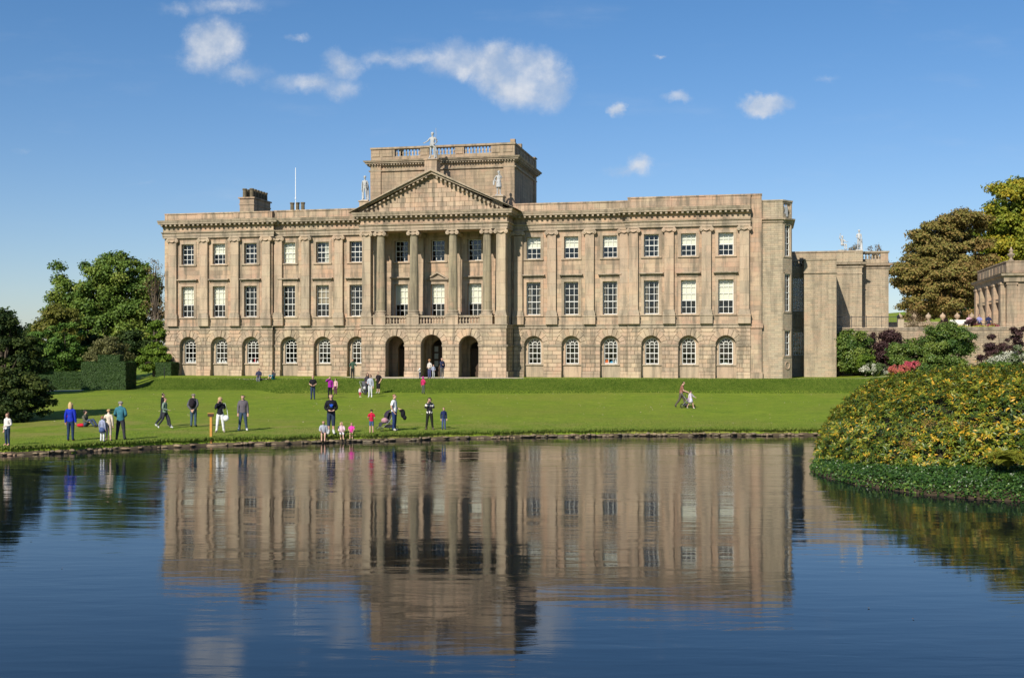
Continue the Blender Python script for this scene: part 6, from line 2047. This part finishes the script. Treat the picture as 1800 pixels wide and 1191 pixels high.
for u, lab, tc_, hc in ((41.15, "seated visitor in pink on the terrace, leftmost of four before the orangery", (.50, .30, .34), dark), (42.05, "seated visitor in lilac on the terrace, second of four", (.26, .25, .45), brown),
                        (42.85, "seated visitor in dark blue on the terrace, third of four", (.02, .025, .07), (.4, .3, .2)), (43.95, "seated visitor in brown on the terrace, rightmost of four", (.12, .075, .04), dark)):
    person(lab, pos=HW(u, 12.2, 4.52), h=1.72, rz=-12, legs='bench', top=tc_, bottom=(.05, .05, .07), hair=hc, hairlen='bob' if hc != (.4, .3, .2) else 'short', arms=('lap', 'lap'), group='visitors seated on the terrace')
tb_ = thing("terrace_bench", "long dark bench on the terrace carrying the four seated visitors", "bench", HW(40.6, 12.1, 4.52), -TH)
MB().box(0, 4.0, -.18, .22, .34, .39).build("seat", plain("dark bench wood", (.05, .035, .025), .7), tb_)
for x in (.1, 1.4, 2.6, 3.9): MB().box(x - .04, x + .04, -.15, .2, 0, .34).build("leg", plain("dark bench wood", (.05, .035, .025), .7), tb_)
person("visitor in a red cap looking over the tower's balustrade", pos=HW(-10.9, 1.2, 20.15), h=1.45, rz=-12, top=(.04, .05, .04), bottom=dark, hair=(.35, .05, .03), arms=('fwd', 'fwd'))

# things they carry or push
def at_person(rec, off, rz):
    o = rec[0]
    c, s = math.cos(R(rz)), math.sin(R(rz))
    return (o.location.x + off[0] * c - off[1] * s, o.location.y + off[0] * s + off[1] * c, o.location.z + off[2])
bk = thing("backpack", "black backpack worn by the man in the grey jacket", "backpack", at_person(bp, (0, .26, 1.02), 180), R(180))
m_bk = cloth((.02, .015, .02))
MB().ball((0, 0, .22), (.16, .09, .26), 14, 8).build("bag", m_bk, bk, smooth=True)
MB().ball((0, .07, .14), (.12, .05, .13), 12, 6).build("front_pocket", m_bk, bk, smooth=True)
for s_ in (-1, 1): MB().tube([(s_ * .10, -.05, .42), (s_ * .12, -.16, .44), (s_ * .12, -.38, .38), (s_ * .14, -.38, .16), (s_ * .13, -.08, .03)], .018, 5).build("strap", m_bk, bk)
hb = thing("handbag", "white handbag hanging at the side of the woman in white trousers", "handbag", at_person(wc, (.27, -.05, .70), 12))
MB().ball((0, 0, 0), (.15, .08, .15), 12, 8).build("bag", cloth((.78, .77, .75)), hb, smooth=True)
MB().tube([(-.10, 0, .1), (-.14, -.04, .4), (-.12, -.02, .72), (-.05, 0, .74), (.06, 0, .4), (.10, 0, .1)], .012, 5).build("strap", cloth((.78, .77, .75)), hb)
for rec, rz, lab in ((wc, 12, "small dark camera held up by the woman in white trousers"), (ws, 5, "small dark camera held up by the striped photographer")):
    cm = thing("hand_camera", lab, "camera", at_person(rec, (0, -.36 * rec[1], 1.46 * rec[1]), rz), R(rz))
    MB().bbox(-.06, .06, -.03, .03, 0, .075, .008).build("camera_body", black_m := plain("camera black", (.015, .015, .015), .4, .5), cm)
    MB().ball((0, -.04, .037), (.028, .035, .028), 10, 6).build("lens", black_m, cm)
rb = thing("shoulder_bag", "small red shoulder bag on the woman in the royal blue jumper", "bag", (person_loc := on_ground(117, 772))[:2] + (gz(*person_loc[:2]) + .80,))
MB().ball((0, 0, 0), (.09, .05, .10), 10, 6).build("bag", cloth((.50, .05, .03)), rb, smooth=True)
MB().tube([(-.02, 0, .08), (.06, .06, .45), (.16, .04, .66), (.26, 0, .72)], .012, 5).build("strap", cloth((.50, .05, .03)), rb)
cu = on_ground(143, 750)
tag(MB().ball((0, 0, .09), (.24, .2, .10), 14, 8).build("cushion", cloth((.55, .02, .04)), None, (cu[0], cu[1], cu[2]), 0, smooth=True), "red cushion on the grass beside the person sitting behind the blonde woman", "cushion")


def pushchair(px, py, rz, label, frame=(.25, .25, .25), hoodc=(.03, .03, .035), seatc=(.05, .05, .06), blanket=None):
    x, y, z = on_ground(px, py)
    t = thing("pushchair", label, "pushchair", (x, y, z), R(rz), "pushchairs on the lawn")
    fm, hm, sm_, tm = plain("pushchair tube", frame, .4, .5), cloth(hoodc), cloth(seatc), plain("rubber tyre", (.02, .02, .02), .8)
    mb = MB()
    for s in (-.22, .22):
        mb.tube([(s, .42, 1.02), (s, .30, .80), (s, -.05, .38), (s, -.42, .12)], .015, 6)
        mb.tube([(s, -.10, .62), (s, .20, .35), (s, .38, .12)], .015, 6)
    mb.tube([(-.22, .42, 1.02), (.22, .42, 1.02)], .020, 6)
    mb.tube([(-.22, -.10, .40), (.22, -.10, .40)], .012, 6)
    mb.build("frame", fm, t)
    MB().prism([(-.02, 0), (0, 0), (0, 0), (-.02, 0)], 0, 0)
    st = MB().add([(-.19, .18, .92), (.19, .18, .92), (.19, .02, .42), (-.19, .02, .42), (.19, -.30, .44), (-.19, -.30, .44), (.19, -.38, .22), (-.19, -.38, .22), (-.19, .21, .92), (.19, .21, .92), (.19, .05, .38), (-.19, .05, .38), (.19, -.33, .40), (-.19, -.33, .40)],
                  [(0, 1, 2, 3), (3, 2, 4, 5), (5, 4, 6, 7), (9, 8, 11, 10), (10, 11, 13, 12), (0, 3, 11, 8), (1, 9, 10, 2), (3, 5, 13, 11), (2, 10, 12, 4), (0, 8, 9, 1), (12, 13, 7, 6)])
    st.build("seat", sm_, t)
    n = 8
    vs = []
    for i in range(n + 1):
        a = R(-10 + 115 * i / n)
        for k in range(5):
            xx = -.21 + .42 * k / 4
            rr = .34 - .04 * abs(k - 2) / 2
            vs.append((xx, .22 - rr * math.cos(a) * .95, .72 + rr * math.sin(a)))
    MB().add(vs, [(i * 5 + k, i * 5 + k + 1, (i + 1) * 5 + k + 1, (i + 1) * 5 + k) for i in range(n) for k in range(4)]).build("hood", hm, t, smooth=True)
    for (wx, wy, wr) in ((-.26, -.40, .10), (.26, -.40, .10), (-.27, .38, .13), (.27, .38, .13)):
        m_ = MB()
        ring_ = [(math.cos(2 * math.pi * k / 16), math.sin(2 * math.pi * k / 16)) for k in range(16)]
        m_.tube([(wx, wy + wr * .88 * c, wr + wr * .88 * s) for c, s in ring_ + ring_[:1]], wr * .13, 6, cap=False)
        for k in range(0, 16, 4): m_.tube([(wx, wy, wr), (wx, wy + wr * .85 * ring_[k][0], wr + wr * .85 * ring_[k][1])], .006, 4)
        m_.build("wheel", tm, t)
    MB().box(-.18, .18, -.05, .28, .16, .30).build("basket", sm_, t)
    if blanket: MB().ball((0, -.10, .52), (.17, .20, .15), 12, 7).build("blanket", cloth(blanket), t, smooth=True)
    return t


pushchair(680, 757, -60, "pushchair with a dusky pink blanket behind the man in the white T-shirt", blanket=(.45, .25, .28), hoodc=(.04, .03, .05))
pushchair(641, 693.5, 35, "large pale grey pushchair among the family on the upper lawn", frame=(.35, .35, .35), hoodc=(.12, .12, .13), blanket=(.5, .5, .5))
pushchair(1209, 716.5, 80, "dark pushchair being pushed right across the right lawn", blanket=(.22, .12, .22), hoodc=(.02, .02, .025))
x, y, z = on_ground(703, 757)
jk = tag(MB().ball((0, 0, 0), (.12, .10, .22), 12, 8).ball((.09, -.02, -.20), (.10, .07, .12), 10, 6).ball((-.05, .0, .14), (.14, .10, .09), 10, 6).build("hanging_coat", cloth((.012, .012, .016)), None, (x + .14, y + .12, z + .86), 0, smooth=True), "dark coat carried on the far side of the man in the white T-shirt", "coat")

# orange post at the water's edge
x, y, z = on_ground(371, 768)
po = thing("marker_post", "orange wooden post with a dark plate on top near the water's edge", "post", (x, y, z), R(4))
MB().bbox(-.055, .055, -.055, .055, -.3, 1.10, .01).build("post", plain("varnished orange wood", (.55, .26, .05), .5, .4, .2, 6), po)
MB().bbox(-.14, .14, -.09, -.056, .96, 1.09, .008).build("plate", plain("dark sign plate", (.06, .03, .02), .5), po)
MB().box(-.15, .15, -.10, .10, 1.10, 1.125).build("cap", plain("varnished orange wood", (.55, .26, .05), .5, .4, .2, 6), po)
x, y, z = on_ground(289, 664.5)
MBp = MB().lathe([(.035, -.3), (.035, .85), (.05, .86), (.05, .92), (0, .94)], seg=8).build("bollard", M_iron, None, (x, y, z)); tag(MBp, "thin dark post at the left end of the terrace by the mansion corner", "post")


# statues on the roofs
def statue(label, u, v, z, h, rz, legs, arms, build=1.05, drape='loin', staff=False, wings=False, seated=False, mat=M_lead):
    b = HW(u, v, z)
    t = thing("statue", label, "statue", b, R(rz) - TH, "pale lead statues on the roofline")
    V, F, NV, C, cls, tt, J = body_data(legs, arms, build, 0.0)
    s = (h - .1) / 1.77
    me = bpy.data.meshes.new("figure")
    me.from_pydata([tuple(vv * s + np.array([0, 0, .10])) for vv in V], [], F); me.materials.append(mat)
    me.polygons.foreach_set('use_smooth', [True] * len(F)); me.update(); link("figure", me, t)
    MB().box(-.33, .33, -.28, .28, 0, .10).build("base", mat, t)
    sc = lambda mb: setattr(mb, 'v', [(a * s, b_ * s, c * s + .1) for a, b_, c in mb.v]) or mb
    hd = J[6]
    sc(MB().ball((hd[0], hd[1] + .015, hd[2] + .02), (.105, .11, .10), 10, 7)).build("hair", mat, t, smooth=True)
    if drape == 'loin':
        sc(MB().lathe([(.14, 1.02), (.17, .95), (.19, .84), (.16, .76), (.10, .8)], seg=14).tube([(-.12, -.1, 1.0), (.05, -.2, .88), (.2, -.02, .72), (.22, .10, .30), (.2, .12, .02)], [.05, .06, .07, .08, .09], 7)).build("drapery", mat, t, smooth=True)
    if drape == 'robe':
        sc(MB().lathe([(.15, 1.12), (.15, 1.0), (.19, .85), (.20, .6), (.22, .55), (.15, .6)], seg=16).tube([(-.17, .05, 1.40), (-.34, .12, 1.0), (-.36, .14, .75)], [.04, .09, .06], 7)).build("drapery", mat, t, smooth=True)
    if drape == 'cloak':
        sc(MB().tube([(.12, .12, 1.35), (.19, .14, .9), (.20, .14, .4), (.2, .12, .0)], [.07, .10, .11, .12], 8).tube([(-.12, .12, 1.35), (-.17, .14, .9), (-.16, .14, .4), (-.15, .12, .0)], [.07, .09, .09, .1], 8)).build("drapery", mat, t, smooth=True)
    if drape == 'pelt':
        sc(MB().tube([(.24, .05, .95), (.24, .08, .5), (.22, .05, .0)], [.05, .08, .11], 7)).build("tree_stump", mat, t, smooth=True)
    if staff:
        sc(MB().tube([(.30, -.08, .0), (.28, -.08, 2.0)], .014, 5)).build("staff", mat, t)
    return t


statue("pale standing statue on the pediment's left end, hands low and torso in shade", -13.28, -2.3, 16.08, 2.32, 10, 'stand', ('down', 'front'), 1.0, 'cloak')
statue("bearded standing statue with a staff on the pediment's peak, one arm lowered outward", -6.85, -2.3, 19.62, 2.50, -5, 'wide', ('out', 'hipbent'), 1.12, 'loin', staff=True)
statue("draped statue in a short tunic on the pediment's right end", -.70, -2.3, 16.15, 2.28, 15, 'stand', ('hipbent', 'camera'), 1.02, 'robe')
statue("white standing statue at the corner of the right wing's parapet", 31.35, 13.25, 12.04, 2.02, 5, 'stand', ('front', 'down'), 1.0, 'pelt', mat=plain("pale statue stone", (.46, .46, .45), .6))
statue("lower white seated figure statue on the right wing's parapet, left of the standing one", 29.8, 13.3, 12.04, 1.95, 40, 'bench', ('raise', 'fwd'), 1.05, 'none', mat=plain("pale statue stone", (.46, .46, .45), .6))
